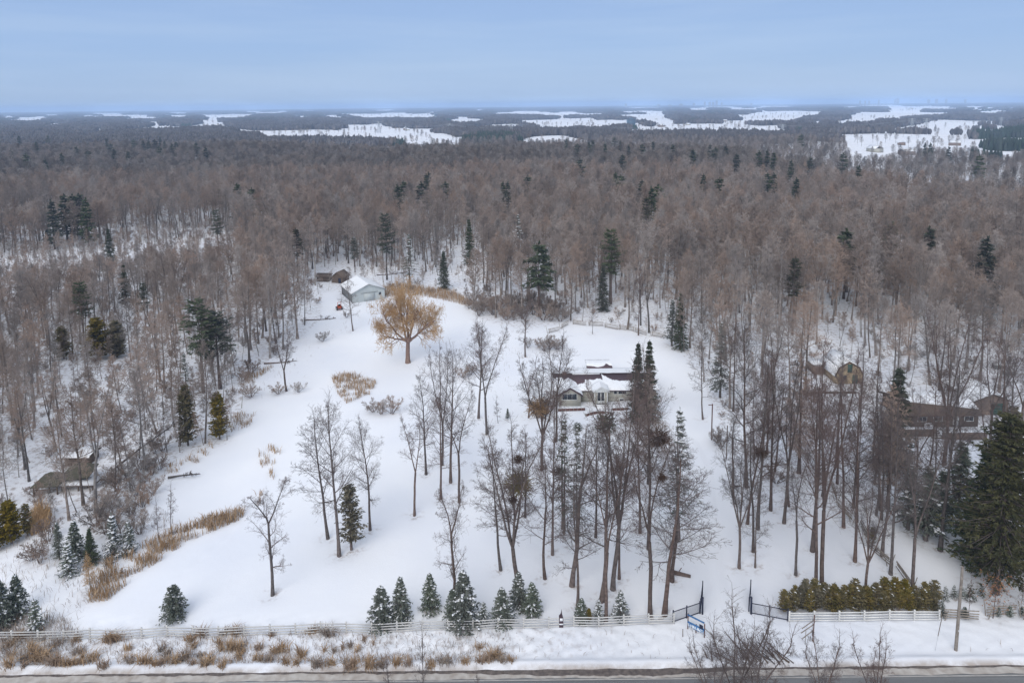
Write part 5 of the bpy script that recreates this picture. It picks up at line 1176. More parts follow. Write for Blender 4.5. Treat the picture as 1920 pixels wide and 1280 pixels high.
q = N('ShaderNodeTexNoise', Scale=1.0, Detail=2.0); cr = N('ShaderNodeValToRGB'); cr.color_ramp.interpolation = 'CONSTANT'; cr.color_ramp.elements[1].position = .52; cr.color_ramp.elements[0].color = (.72, .76, .8, 1); cr.color_ramp.elements[1].color = (.06, .2, .42, 1)
n.links.new(geo.outputs['Object'], mp_.inputs[0]); n.links.new(mp_.outputs[0], q.inputs[0]); n.links.new(q.outputs[0], cr.inputs[0]); n.links.new(cr.outputs[0], b.inputs['Base Color'])
part('lettered_panel', Mesh().box(.03, L - .03, -.032, .02, bA - .52, bA - .184), [pn], Sg)
part('emblem', Mesh().box(L * .72, L * .94, -.05, -.034, bA - .08, bA + .32), 'black_iron', Sg)
part('brace', Mesh().beam((L, .1, .9), (L + .9, .6, 0), .05, .05), 'old_rail', Sg)
x, y, z = pt(1280, 1193); P_e = empty('marker_post', (x, y, z), 'short grey post in the snow left of the blue sign', 'post'); part('shaft', Mesh().tube((0, 0, -.2), (0, 0, .75), .045, .04, 7), 'pole_wood', P_e); part('cap', Mesh().tube((0, 0, .75), (0, 0, .79), .055, .02, 7), 'black_iron', P_e)
# angled three-rail frame
x, y, z = pt(1524, 1201); H = ztop(x, y, 1152) - z
K = empty('rail_frame', (x, y, z), 'rusty post with three slanting rails standing in the roadside snow before the hedge', 'sign frame')
part('post', Mesh().tube((0, 0, -.3), (.05, 0, H), .06, .05, 7), 'rust_post', K)
for (u, v, u2, v2) in ((1528, 1162, 1503, 1178), (1527, 1170, 1501, 1186), (1525, 1181, 1501, 1197)):
    za = ztop(x, y, v) - z; w_ = x * FW[0] + y * FW[1] + (z + za - CAMZ) * FW[2]; dx = (u2 - u) * w_ / F
    part('rail', Mesh().beam((0, 0, za), (dx, -.35, za - (v2 - v) / F * w_ * .72), .06, .06), 'old_rail', K)
part('strut', Mesh().beam((-.85, -.35, H * .5), (-.9, -.4, -.1), .04, .04), 'old_rail', K)
# wooden utility pole
x, y, z = pt(1792, 1218); H = ztop(x, y, 1062) - z; Pl = empty('utility_pole', (x, y, z), 'weathered wooden utility pole in the snow verge at the right', 'utility pole')
part('shaft', Mesh().tube((0, 0, -.5), (.05, 0, H), .15, .11, 12), 'pole_wood', Pl); part('number_plate', Mesh().box(-.04, .04, -.18, -.165, 2.0, 2.12), 'trim', Pl); part('bolt', Mesh().tube((.03, -.17, H * .93), (.03, .2, H * .93), .015, .015, 6), 'steel', Pl)
# snow marker: thin leaning rod
x, y, z = pt(1753, 1220); R_e = empty('reflector_rod', (x, y, z), 'thin leaning rod with dark sleeve stuck in the verge left of the utility pole', 'rod')
part('rod', Mesh().tube((0, 0, -.1), (.35, .25, 1.3), .012, .012, 5), 'steel', R_e); part('sleeve', Mesh().tube((.35, .25, 1.3), (.75, .5, 2.9), .03, .03, 6), 'dark_wood', R_e)
# draped dark figure like post on the fence
x, y, z = pt(1052, 1173); B_e = empty('wrapped_stake', (x, y - .05, z), 'dark hooded wrapped stake with snow on it standing at the white fence', 'wrapped stake')
part('wrap', Mesh().prism([(-.2, 0), (.2, 0), (.2, .9), (.1, 1.25), (.06, 1.75), (-.02, 1.3), (-.2, 1.05)], -.14, .14), 'burlap', B_e); part('snow_pad', Mesh().box(-.13, .15, -.2, -.142, .72, .98), 'snow_clump', B_e); part('snow_band', Mesh().box(-.2, .21, -.17, -.142, .3, .42), 'snow_clump', B_e)
# fallen log
ax, ay, az_ = pt(1268, 1076); K = empty('fallen_log', (ax, ay, az_), 'thick fallen log lying in snow just left of the driveway', 'log', rz=-.35)
part('trunk_piece', Mesh().tube((-.7, 0, .15), (1.5, 0, .12), .26, .16, 9), 'bark', K); part('branch_stub', Mesh().tube((.2, 0, .25), (.5, .4, .6), .07, .04, 6), 'bark', K)
# brush pile of cut poles
K = empty('brush_pile', (*at(1440, 1238), 0), 'heap of cut poles and branches leaning out of the snowbank at the roadside', 'brush pile'); kx, ky = at(1440, 1238)
R = random.Random(6)
for (u, v, u2, v2) in [(1480, 1245, 1440, 1222), (1488, 1246, 1445, 1215), (1462, 1247, 1432, 1210), (1452, 1247, 1410, 1212), (1440, 1246, 1398, 1200), (1430, 1247, 1392, 1215), (1420, 1244, 1372, 1185), (1404, 1243, 1358, 1190), (1460, 1244, 1420, 1205), (1474, 1243, 1430, 1200), (1394, 1240, 1380, 1175), (1335, 1242, 1332, 1208), (1410, 1246, 1385, 1222), (1445, 1242, 1402, 1222), (1384, 1246, 1340, 1228), (1326, 1236, 1317, 1218), (1470, 1247, 1452, 1225), (1427, 1243, 1405, 1216)]:
    xa, ya = at(u, v); xb, yb = at(u2, v2); za = gz(xa, ya); zb = gz(xb, yb); hgt = R.uniform(.15, .6)
    part('pole', Mesh().tube((xa - kx, ya - ky, za + .1), (xb - kx, yb - ky, zb + hgt), R.uniform(.05, .1), .03, 6), 'dark_wood' if R.random() < .6 else 'bark', K)
T = Tree(77, rtw=.01, kids=(0, 6, 5, 4, 0), jit=.2)
for q in range(26): 
    xq, yq = at(1330 + q * 5.4, 1240 - R.random() * 10); T.limb((xq - kx, yq - ky, .1), nrm((-R.random(), R.gauss(0, .3) + .4, .8)), R.uniform(1, 2.2), .03, 2)
v, f = T.arrays(T.c, 3); obj('brush', mesh_np('brush', v, f, ['twig']), K, kind='stuff')

# ================================================================== BUILDINGS
def gable_roof(x0, x1, y0, y1, ze, zr, ov=.4, th=.14, axis='x'):
    B = Mesh()
    if axis == 'x':
        ym = (y0 + y1) / 2; sl = (zr - ze) / (ym - y0)
        for s_, ya in ((-1, y0), (1, y1)):
            v = []
            for x in (x0 - ov, x1 + ov):
                yo = ya + s_ * ov; zo = ze - sl * ov
                v += [(x, yo, zo), (x, yo, zo + th), (x, ym, zr + th), (x, ym, zr)]
            B.add(v, [(0, 1, 2, 3), (7, 6, 5, 4), (0, 4, 5, 1), (1, 5, 6, 2), (3, 2, 6, 7), (0, 3, 7, 4)])
    else:
        xm = (x0 + x1) / 2; sl = (zr - ze) / (xm - x0)
        for s_, xa in ((-1, x0), (1, x1)):
            v = []
            for y in (y0 - ov, y1 + ov):
                xo = xa + s_ * ov; zo = ze - sl * ov
                v += [(xo, y, zo), (xo, y, zo + th), (xm, y, zr + th), (xm, y, zr)]
            B.add(v, [(0, 1, 2, 3), (7, 6, 5, 4), (0, 4, 5, 1), (1, 5, 6, 2), (3, 2, 6, 7), (0, 3, 7, 4)])
    return B
def snow_on(x0, x1, ye, ym, ze, zr, f0, f1, th=.16, seed=0, amp=.06):
    """snow lying on the slope between eave (ye,ze) and ridge (ym,zr), from share f0 to the ragged share f1"""
    R = np.random.RandomState(seed); nx_ = 36; nf = 7; xs_ = np.linspace(x0, x1, nx_)
    rag = np.cumsum(R.normal(0, amp * .35, nx_)); rag -= np.linspace(rag[0], rag[-1], nx_); rag += R.normal(0, amp * .15, nx_)
    fe = np.clip((f1 if np.ndim(f1) else np.full(nx_, f1)) + (rag if np.min(f1) < .97 else 0), f0 + .02, 1.0)
    v = []
    for k_ in range(nf):
        t = k_ / (nf - 1); f_ = f0 + (fe - f0) * t; h = th * (min(1, 4 * t, 5 * (1 - t) + .02) ** .5) + .02
        if np.min(f1) >= .97: h = th * (min(1, 4 * t + .15) ** .5) + .02
        v.append(np.stack([xs_, ye + (ym - ye) * f_, ze + (zr - ze) * f_ + h + .14 + R.normal(0, .012, nx_)], 1))
    v.append(np.stack([xs_, ye + (ym - ye) * f0 + 0 * xs_, ze + (zr - ze) * f0 + .145 + 0 * xs_], 1)); v = np.array(v)
    i = (np.arange(nf - 1)[:, None] * nx_ + np.arange(nx_ - 1)).ravel(); f = np.stack([i, i + 1, i + nx_ + 1, i + nx_], 1)
    j = np.arange(nx_ - 1); f = np.vstack([f, np.stack([nf * nx_ + j, nf * nx_ + j + 1, j + 1, j], 1)])
    B = Mesh(); B.add(v.reshape(-1, 3), f); return B
def window(par, x0, x1, z0, z1, y, lights=2, label=None):
    fr = Mesh(); t = .07
    fr.box(x0 - t, x1 + t, y - .05, y + .03, z1, z1 + t).box(x0 - t, x1 + t, y - .07, y + .03, z0 - t, z0).box(x0 - t, x0, y - .05, y + .03, z0, z1).box(x1, x1 + t, y - .05, y + .03, z0, z1)
    w = part('window', fr, 'trim', par)
    s_ = (x1 - x0) / lights
    for i in range(lights):
        part('pane', Mesh().box(x0 + s_ * i + .02, x0 + s_ * (i + 1) - .02, y - .02, y + .0, z0 + .001, z1 - .001), 'glass', w)
    for i in range(1, lights): part('mullion', Mesh().box(x0 + s_ * i - .018, x0 + s_ * i + .018, y - .04, y + .01, z0 + .001, z1 - .001), 'trim', w)
    return w
# --- the bungalow
hx, hy, hz_ = pt(1124, 752); D0 = 10.9   # pixels per metre there
hx, hy = at(1124, 752); z0 = gz(hx, hy)
Hs = empty('bungalow', (hx, hy, z0), 'pale bungalow with snow on its dark shingle roof and a small white porch', 'house')
WX0, WX1 = -7.3, 9.6; DY = 9.0
ze = ztop(hx, hy, 731) - z0; zr = ztop(hx, hy + DY / 2, 702.5) - z0
part('wall', Mesh().box(WX0, WX1, 0, DY, -.3, ze), 'siding', Hs)
part('wall', Mesh().box(-3.3, WX1 + .002, -.06, -.003, -.3, ze * .42), 'stone', Hs, label='stone lower wall')
for xx in (WX0, WX1): part('gable_end', Mesh().add(np.array([(xx, 0, ze), (xx, DY, ze), (xx, DY / 2, zr)] + [(xx + (.15 if xx < 0 else -.15), 0, ze), (xx + (.15 if xx < 0 else -.15), DY, ze), (xx + (.15 if xx < 0 else -.15), DY / 2, zr)]), [(0, 1, 2), (3, 4, 5)]) or Mesh().add(np.array([(0, 0, 0), (0, .1, 0), (0, 0, .1)]), [(0, 1, 2)]) or None, 'siding', Hs) if False else None
G = Mesh(); G.add([(WX0, 0, ze), (WX0, DY, ze), (WX0, DY / 2, zr - .02), (WX1, 0, ze), (WX1, DY, ze), (WX1, DY / 2, zr - .02)], [(0, 1, 2), (3, 5, 4)]); part('gable_wall', G, 'siding', Hs)
rf = part('roof', gable_roof(WX0, WX1, 0, DY, ze, zr), 'shingle', Hs)
fx_ = np.linspace(0, 1, 36)
part('snow_load', snow_on(-2.2, -.15 + 1.0, -.4, DY / 2, ze - .4 * (zr - ze) / (DY / 2), zr, 0, .66, seed=1), 'snow_clump', Hs)
part('snow_load', snow_on(-4.6, -2.2, -.4, DY / 2, ze - .4 * (zr - ze) / (DY / 2), zr, 0, np.linspace(.18, .55, 36), seed=2), 'snow_clump', Hs)
part('snow_load', snow_on(.85, 2.5, -.4, DY / 2, ze - .4 * (zr - ze) / (DY / 2), zr, 0, np.linspace(1.0, .60, 36), seed=3, amp=.03), 'snow_clump', Hs)
part('snow_load', snow_on(2.5, WX1 + .4, -.4, DY / 2, ze - .4 * (zr - ze) / (DY / 2), zr, 0, .60, seed=4), 'snow_clump', Hs)
part('snow_load', snow_on(WX0 - .4, WX1 + .4, DY + .4, DY / 2, ze - .4 * (zr - ze) / (DY / 2), zr, 0, 1.0, seed=5), 'snow_clump', Hs)
part('snow_load', Mesh().box(-4.2, .6, DY / 2 - .18, DY / 2 + .2, zr + .14, zr + .22), 'snow_clump', Hs)
part('snow_load', snow_on(WX0 - .4, -5.95, -.4, DY / 2, ze - .4 * (zr - ze) / (DY / 2), zr, 0, .78, seed=6), 'snow_clump', Hs)
# left cross wing with its gable to the front
part('wing_wall', Mesh().box(-6.9, -3.32, -1.6, -.002, -.3, ze - .1), 'siding', Hs)
G = Mesh(); G.prism([(-6.9, ze - .1), (-3.32, ze - .1), (-5.11, ze + .95)], -1.598, -1.45); part('gable_wall', G, 'siding', Hs, label='front gable of the left wing')
part('roof', gable_roof(-6.9, -3.32, -1.6, 3.0, ze - .1, ze + 1.0, ov=.35, axis='y'), 'shingle', Hs)
for s_, xa, xb in ((1, -3.0, -5.11), (-1, -7.2, -5.11)):
    B = snow_on(-1.95, 2.2, 0, 1, 0, 1, 0, 1.0, seed=7 + s_)
    v = np.concatenate(B.v); t = v[:, 1].copy(); zz = v[:, 2] - t; v2 = np.stack([xa + (xb - xa) * t, v[:, 0], ze - .28 + 1.27 * t + zz], 1); B.v = [v2]; part('snow_load', B, 'snow_clump', Hs)
window(Hs, -6.4, -4.0, 1.15, 2.15, -1.6, 3)
window(Hs, 2.45, 2.95, 1.35, 2.25, 0, 1); window(Hs, 3.2, 4.5, 1.35, 2.25, 0, 2); window(Hs, 6.2, 7.8, 1.35, 2.25, 0, 2); window(Hs, 3.4, 4.1, .15, .5, -.06, 1)
# porch
PY = -1.9
part('porch_wall', Mesh().box(-1.15, -.62, PY, -.065, -.3, 2.55).box(.62, 1.15, PY, -.065, -.3, 2.55), 'siding', Hs)
part('porch_gable', Mesh().prism([(-1.15, 2.5), (1.15, 2.5), (1.15, 2.6), (0, 3.2), (-1.15, 2.6)], PY - .02, PY + .1), 'trim', Hs)
part('porch_roof', gable_roof(-1.2, 1.2, PY, .6, 2.6, 3.25, ov=.25, th=.12, axis='y'), 'trim', Hs)
for s_ in (-1, 1):
    B = snow_on(PY - .2, .4, 0, 1, 0, 1, 0, 1.0, seed=11 + s_, th=.12); v = np.concatenate(B.v); t = v[:, 1].copy(); zz = v[:, 2] - t
    B.v = [np.stack([s_ * 1.4 * (1 - t), v[:, 0], 2.46 + .78 * t + zz - .01], 1)]; part('snow_load', B, 'snow_clump', Hs)
dr = part('front_door', Mesh().box(-.62, .62, PY + .1, PY + .16, .5, .62).box(-.62, -.54, PY + .1, PY + .16, .62, 2.4).box(.54, .62, PY + .1, PY + .16, .62, 2.4).box(-.62, .62, PY + .1, PY + .16, 2.4, 2.5).box(-.06, .06, PY + .09, PY + .16, .62, 2.4), 'trim', Hs)
for s_ in (-1, 1): part('pane', Mesh().box(min(s_ * .06, s_ * .54), max(s_ * .06, s_ * .54), PY + .12, PY + .14, .95, 2.4), 'glass', dr); part('lower_panel', Mesh().box(min(s_ * .06, s_ * .54), max(s_ * .06, s_ * .54), PY + .105, PY + .15, .62, .948), 'trim', dr)
for i in range(3): part('step', Mesh().box(-.9, .9, PY - .3 * (3 - i), PY - .3 * (2 - i) - .002, -.2, .14 * (i + 1)), 'snow_clump', Hs)
for s_ in (-1, 1): part('porch_post', Mesh().box(s_ * 1.05 - .06, s_ * 1.05 + .06, PY - .12, PY - .022, 0, 2.5), 'trim', Hs)
cx_ = -5.6; ch = part('chimney', Mesh().box(cx_ - .35, cx_ + .35, DY / 2 - .3, DY / 2 + .4, ze, zr + .75), 'brick', Hs); part('chimney_cap', Mesh().box(cx_ - .42, cx_ + .42, DY / 2 - .37, DY / 2 + .47, zr + .75, zr + .87), 'snow_clump', ch)
# rear wing: steep snow covered roof with patches of bare shingle
RX0, RX1 = -.9, 3.3
part('rear_wall', Mesh().box(RX0, RX1, DY + .002, DY + 3.6, -.3, ze + .3), 'siding', Hs)
zr2 = ztop(hx, hy + DY + 1.8, 682) - z0
part('rear_roof', gable_roof(RX0, RX1, DY + .0, DY + 3.6, ze + .3, zr2, ov=.2), 'shingle', Hs)
fq = np.linspace(RX0 - .25, RX1 + .25, 36)
part('snow_load', snow_on(RX0 - .25, RX1 + .25, DY - .2, DY + 1.8, ze + .15, zr2, .42 + .45 * np.exp(-((fq - 2.6) / .35) ** 2) - .35 * np.exp(-((fq - .9) / .8) ** 2), 1.0, seed=21), 'snow_clump', Hs); part('snow_load', snow_on(RX0 - .25, RX1 + .25, DY + 3.85, DY + 1.8, ze + .15, zr2, 0, 1.0, seed=22), 'snow_clump', Hs)
# garden walls of brick below the house, each course of bricks with recessed joints
def garden_wall(u0, v0_, u1, v1_, bow, h, label):
    ax, ay = at(u0, v0_); bx, by = at(u1, v1_); z = gz(ax, ay); W_ = empty('garden_wall', (ax, ay, z), label, 'garden wall'); L = math.hypot(bx - ax, by - ay); n_ = int(L / .6)
    core = Mesh(); bmm = Mesh().box(-.28, .28, -.13, .13, -.11, .11).data('block', ['brick']); rows = 2
    pts = [(ax + (bx - ax) * i / n_ - ax, ay + (by - ay) * i / n_ + bow * math.sin(math.pi * i / n_) - ay) for i in range(n_ + 1)]
    for i in range(n_):
        (xa, ya), (xb, yb) = pts[i], pts[i + 1]; core.beam((xa, ya + .02, h / 2 - .1), (xb, yb + .02, h / 2 - .1), .2, h + .1)
        for r_ in range(rows): obj('block', bmm, W_, ((xa + xb) / 2, (ya + yb) / 2, .1 + r_ * .235), (0, 0, math.atan2(yb - ya, xb - xa)))
    part('mortar_core', core, 'stone', W_); sc_ = Mesh()
    for i in range(n_): sc_.beam((*pts[i], h + .04), (*pts[i + 1], h + .04), .34, .08)
    part('snow_cap', sc_, 'snow_clump', W_)
garden_wall(1046, 770, 1097, 768, 0, .45, 'left red brick garden wall below the bungalow windows'); garden_wall(1098, 779, 1151, 777, .9, .45, 'curved middle red brick garden wall below the porch steps'); garden_wall(1148, 768, 1178, 767, 0, .45, 'right red brick garden wall below the bungalow')
# driveway lamp post and post
x, y, z = pt(1334, 824); H = ztop(x, y, 757) - z; Lp = empty('lamp_post', (x, y, z), 'tall thin wooden post beside the driveway bend', 'post'); part('shaft', Mesh().tube((0, 0, -.3), (0, 0, H), .1, .08, 8), 'rust_post', Lp); part('crossarm', Mesh().box(-.6, .1, -.04, .04, H - .2, H - .1), 'rust_post', Lp)
x, y, z = pt(1362, 860); H = ztop(x, y, 798) - z; Lp = empty('short_pole', (x, y, z), 'shorter dark pole in the pale bush beside the driveway bend', 'post'); part('shaft', Mesh().tube((0, 0, -.3), (0, 0, H), .08, .07, 8), 'dark_wood', Lp); part('cap', Mesh().tube((0, 0, H), (0, 0, H + .05), .1, .09, 8), 'old_rail', Lp)

# --- the white metal shed behind the willow: gable to the lower right, long side to the left
def wz(u, v, x, y): return ztop(x, y, v) - gz(x, y)
c0 = at(661, 569); c1 = at(623, 556); c2 = at(717, 574)
ex = np.array([c2[0] - c0[0], c2[1] - c0[1]]); wlen = 8.6; ex /= np.linalg.norm(ex); ang = math.atan2(ex[1], ex[0])
zS = gz(*c0); Sh = empty('metal_shed', (c0[0], c0[1], zS), 'white metal shed with a smooth snow covered gable roof behind the willow', 'shed')
ang = math.radians(29); Sh.rotation_euler = (0, 0, ang); W_ = 8.6; L_ = 10.2
he = ztop(c0[0], c0[1], 551) - zS; hr = he + 1.75
part('front_wall', Mesh().prism([(0, -.3), (W_, -.3), (W_, he), (W_ / 2, hr), (0, he)], 0, .12), 'metal_wall', Sh)
part('back_wall', Mesh().prism([(0, -.3), (W_, -.3), (W_, he), (W_ / 2, hr), (0, he)], L_ - .12, L_), 'metal_wall', Sh)
lw = Mesh()
part('side_wall', Mesh().box(.0, .12, .122, L_ - .122, -.3, he), 'metal_wall_dark', Sh); part('side_wall', Mesh().box(W_ - .12, W_, .122, L_ - .122, -.3, he), 'metal_wall_dark', Sh)
rbm = Mesh().box(-.03, -.001, -.03, .03, -.2, he - .1).data('rib', ['metal_wall_dark'])
for i in range(13): obj('rib', rbm, Sh, (0, .5 + i * .76, 0))
part('roof', gable_roof(0, W_, 0, L_, he, hr, ov=.3, th=.1, axis='y'), 'metal_wall', Sh)
for s_ in (-1, 1):
    B = snow_on(-.3, L_ + .3, 0, 1, 0, 1, 0, 1.0, seed=31 + s_, th=.16); v = np.concatenate(B.v); t = v[:, 1].copy(); zz = v[:, 2] - t
    sl = (hr - he) / (W_ / 2); B.v = [np.stack([W_ / 2 + s_ * (W_ / 2 + .3) * (1 - t), v[:, 0], he - .3 * sl + (hr - he + .3 * sl) * t + zz - .03], 1)]; part('snow_load', B, 'snow_clump', Sh)
dd = part('sliding_door', Mesh().box(3.0, 6.0, -.06, -.003, 0, he - .3), 'metal_wall', Sh); part('door_track', Mesh().box(2.2, 6.8, -.1, -.062, he - .3, he - .2), 'metal_wall_dark', dd)
part('small_window', Mesh().box(7.0, 7.6, -.03, -.002, 1.2, 1.9), 'glass', Sh)
# --- brown shed behind it
def cabin(name, u, v, w, d, he, hr, wall, roofm, label, cat, rz=0, snow=1.0, door=None, axis='y', win=True, pyramid=False):
    x, y, z = pt(u, v); C_ = empty(name, (x, y, z), label, cat, rz=rz)
    if axis == 'y':
        for yy in (0, d - .12): part('gable_wall', Mesh().prism([(0, -.3), (w, -.3), (w, he), (w / 2, hr), (0, he)], yy, yy + .12), wall, C_)
        for xx in (0, w - .12): part('side_wall', Mesh().box(xx, xx + .12, .122, d - .122, -.3, he), wall, C_)
        part('roof', gable_roof(0, w, 0, d, he, hr, ov=.3, axis='y'), roofm, C_)
        if snow:
            for s_ in (-1, 1):
                B = snow_on(-.3, d + .3, 0, 1, 0, 1, 0, 1.0, seed=int(u) + s_, th=.14); q = np.concatenate(B.v); t = q[:, 1].copy(); zz = q[:, 2] - t; sl = (hr - he) / (w / 2)
                B.v = [np.stack([w / 2 + s_ * (w / 2 + .3) * (1 - t), q[:, 0], he - .3 * sl + (hr - he + .3 * sl) * t + zz], 1)]; part('snow_load', B, 'snow_clump', C_)
    else:
        part('wall', Mesh().box(0, w, 0, d, -.3, he), wall, C_); G = Mesh(); G.add([(0, 0, he), (0, d, he), (0, d / 2, hr - .02), (w, 0, he), (w, d, he), (w, d / 2, hr - .02)], [(0, 1, 2), (3, 5, 4)]); part('gable_wall', G, wall, C_)
        part('roof', gable_roof(0, w, 0, d, he, hr, ov=.3), roofm, C_)
        if snow: 
            sl = (hr - he) / (d / 2); part('snow_load', snow_on(-.3, w + .3, -.3, d / 2, he - .3 * sl, hr, 0, snow, seed=int(u)), 'snow_clump', C_); part('snow_load', snow_on(-.3, w + .3, d + .3, d / 2, he - .3 * sl, hr, 0, 1.0, seed=int(u) + 1), 'snow_clump', C_)
    if door: part('door', Mesh().box(door[0], door[1], -.05, -.003, 0, door[2]), door[3], C_)
    return C_
cabin('wooden_shed', 594, 528, 3.4, 3.0, 1.5, 2.1, 'dark_wood', 'dark_wood', 'small dark brown shed left of the snow roofed metal shed', 'shed', rz=-.1, snow=0, door=(1, 1.9, 1.3, 'brown_board'), axis='x')
cabin('wooden_shed', 622, 530, 3.6, 3.6, 1.7, 3.1, 'dark_wood', 'dark_wood', 'steep roofed dark brown shed just behind the metal shed', 'shed', rz=-.3, snow=0, door=(2.2, 3.0, 1.5, 'black_iron'))
# orange garden tractor
x, y, z = pt(636, 580); Tr = empty('garden_tractor', (x, y, z), 'small orange red machine parked at the left corner of the metal shed', 'tractor', rz=.4)
part('body', Mesh().box(-.45, .45, -.9, .5, .45, 1.0).box(-.35, .35, .5, 1.1, .45, .75), 'orange', Tr); part('roll_bar', Mesh().beam((-.4, -.6, .9), (-.4, -.6, 2.0), .1, .1).beam((.4, -.6, .9), (.4, -.6, 2.0), .1, .1).beam((-.45, -.6, 2.0), (.45, -.6, 2.0), .1, .1), 'orange', Tr); part('seat', Mesh().box(-.25, .25, -.6, -.1, 1.0, 1.1).box(-.25, .25, -.66, -.6, 1.0, 1.5), 'rubber', Tr)
for xx in (-.6, .6):
    for yy, r_ in ((-.5, .45), (.8, .3)):
        w = part('wheel', Mesh().tube((xx - .12, yy, r_), (xx + .12, yy, r_), r_, r_, 14), 'rubber', Tr); part('rim', Mesh().tube((xx - .14, yy, r_), (xx + .14, yy, r_), r_ * .5, r_ * .5, 10), 'trim', w)
# --- gambrel shed
x, y, z = pt(1567, 720); K = empty('gambrel_shed', (x, y, z), 'tan wooden shed with rounded barn roof and green doors in the right woods', 'shed'); px_ = 10.4; w = 4.7; hh = ztop(x, y, 681) - z
prof = [(0, -.2), (w, -.2), (w, hh * .40), (w * .86, hh * .74), (w * .5, hh), (w * .14, hh * .74), (0, hh * .40)]
part('front_wall', Mesh().prism(prof, 0, .12), 'barn_wood', K); part('back_wall', Mesh().prism(prof, 5.88, 6.0), 'barn_wood', K)
for xx in (.001, w - .121): part('side_wall', Mesh().box(xx, xx + .12, .122, 5.878, -.2, hh * .39), 'barn_wood', K)
rp_ = [(w + .15, hh * .36), (w * .88, hh * .77), (w * .5, hh * 1.04), (w * .12, hh * .77), (-.15, hh * .36)]
B = Mesh(); S2 = Mesh()
for (xa, za), (xb, zb) in zip(rp_[:-1], rp_[1:]):
    nx_, nz_ = (za - zb), (xb - xa); l_ = math.hypot(nx_, nz_); nx_, nz_ = -nx_ / l_, -nz_ / l_
    for MB_, o0, o1, y0_, y1_ in ((B, 0, .08, -.2, 6.2), (S2, .09, .26, .1, 6.2)):
        sx_ = 1 if nz_ >= 0 else 1
        v = [(q[0] + nx_ * o, yy, q[1] + nz_ * o) for yy in (y0_, y1_) for q, o in (((xa, za), o0), ((xb, zb), o0), ((xb, zb), o1), ((xa, za), o1))]
        MB_.add(v, [(0, 1, 2, 3), (7, 6, 5, 4), (0, 4, 5, 1), (1, 5, 6, 2), (2, 6, 7, 3), (3, 7, 4, 0)])
part('roof', B, 'dark_wood', K); part('snow_load', S2, 'snow_clump', K)
part('loft_door', Mesh().box(w * .42, w * .60, -.05, -.003, hh * .55, hh * .94), 'green_paint', K); part('door', Mesh().box(w * .62, w * .82, -.05, -.003, 0, hh * .44), 'green_paint', K); part('window', Mesh().box(w * .28, w * .40, -.04, -.003, hh * .2, hh * .42), 'glass', K)
for xx in (w * .16, w * .26, w * .42, w * .56, w * .86): part('batten', Mesh().box(xx - .03, xx + .03, -.025, -.002, 0, hh * .44), 'barn_wood', K)
# stacked brown board screen left of it
x, y, z = pt(1526, 702); K = empty('lean_to', (x, y, z), 'low brown board lean-to left of the gambrel shed', 'shed'); 
for i in range(6): part('board', Mesh().box(0, 3.4, -.02 + (i % 2) * .012, .04 + (i % 2) * .012, .02 + i * .26, .26 + i * .26), 'brown_board', K)
part('roof', Mesh().box(-.1, 3.5, .1, 3.0, 1.6, 1.7), 'dark_wood', K); part('snow_load', Mesh().box(-.1, 3.5, .25, 3.0, 1.705, 1.88), 'snow_clump', K); part('side_wall', Mesh().box(0, .1, .1, 3, 0, 1.6).box(3.3, 3.4, .1, 3, 0, 1.6), 'brown_board', K)
# raised bed edging in front of it
x, y, z = pt(1528, 738); K = empty('timber_edging', (x, y, z), 'long low dark timber edging in front of the gambrel shed', 'garden edging')
for i in range(3): part('timber', Mesh().box(i * 2.4, i * 2.4 + 2.36, 0, .25, -.1, .3), 'dark_wood', K)
# --- neighbour's brown house and garage
x, y, z = pt(1706, 800); K = empty('brown_house', (x, y, z), 'long low dark brown house half hidden behind the great spreading tree', 'house'); w = 10.5
part('wall', Mesh().box(0, w, 0, 8, -.3, 2.0), 'dark_wood', K); part('roof', gable_roof(0, w, 0, 8, 2.0, 3.1, ov=.5), 'dark_wood', K)
G = Mesh(); G.add([(0, 0, 2.0), (0, 8, 2.0), (0, 4, 3.08), (w, 0, 2.0), (w, 8, 2.0), (w, 4, 3.08)], [(0, 1, 2), (3, 5, 4)]); part('gable_wall', G, 'dark_wood', K)
sl = 1.1 / 4; part('snow_load', snow_on(-.5, w + .5, -.5, 4, 2.0 - .5 * sl, 3.1, np.linspace(.75, .3, 36), 1.0, seed=41), 'snow_clump', K); part('snow_load', snow_on(-.5, w + .5, 8.5, 4, 2.0 - .5 * sl, 3.1, 0, 1.0, seed=42), 'snow_clump', K)
for xx in (1.2, 3.6, 8.4): window(K, xx, xx + 1.3, .9, 1.6, 0, 2)
part('door', Mesh().box(6.6, 7.5, -.05, -.003, 0, 2.0), 'trim', K)
x, y, z = pt(1690, 818); K = empty('terrace_wall', (x, y, z), 'brown timber terrace wall before the brown house, left of the snowy steps', 'retaining wall')
for i in range(5): part('timber', Mesh().box(0, 5.3, (i % 2) * .02, .3 + (i % 2) * .02, -.1 + i * .24, .13 + i * .24), 'brown_board', K)
part('snow_cap', Mesh().box(0, 5.3, -.05, .5, 1.1, 1.2), 'snow_clump', K)
x, y, z = pt(1753, 822); K = empty('garden_steps', (x, y, z), 'snowy timber garden steps between the two brown terrace walls', 'steps')
for i in range(7): part('step', Mesh().box(0, 1.25, i * .38, i * .38 + .12, -.2, .16 * (i + 1)), 'dark_wood', K); part('tread', Mesh().box(0, 1.25, i * .38 + .122, i * .38 + .379, -.2, .16 * (i + 1) + .03), 'snow_clump', K)
x, y, z = pt(1768, 824); K = empty('terrace_wall', (x, y, z), 'brown timber terrace wall before the brown house, right of the snowy steps', 'retaining wall')
for i in range(5): part('timber', Mesh().box(0, 6.6, (i % 2) * .02, .3 + (i % 2) * .02, -.1 + i * .24, .13 + i * .24), 'brown_board', K)
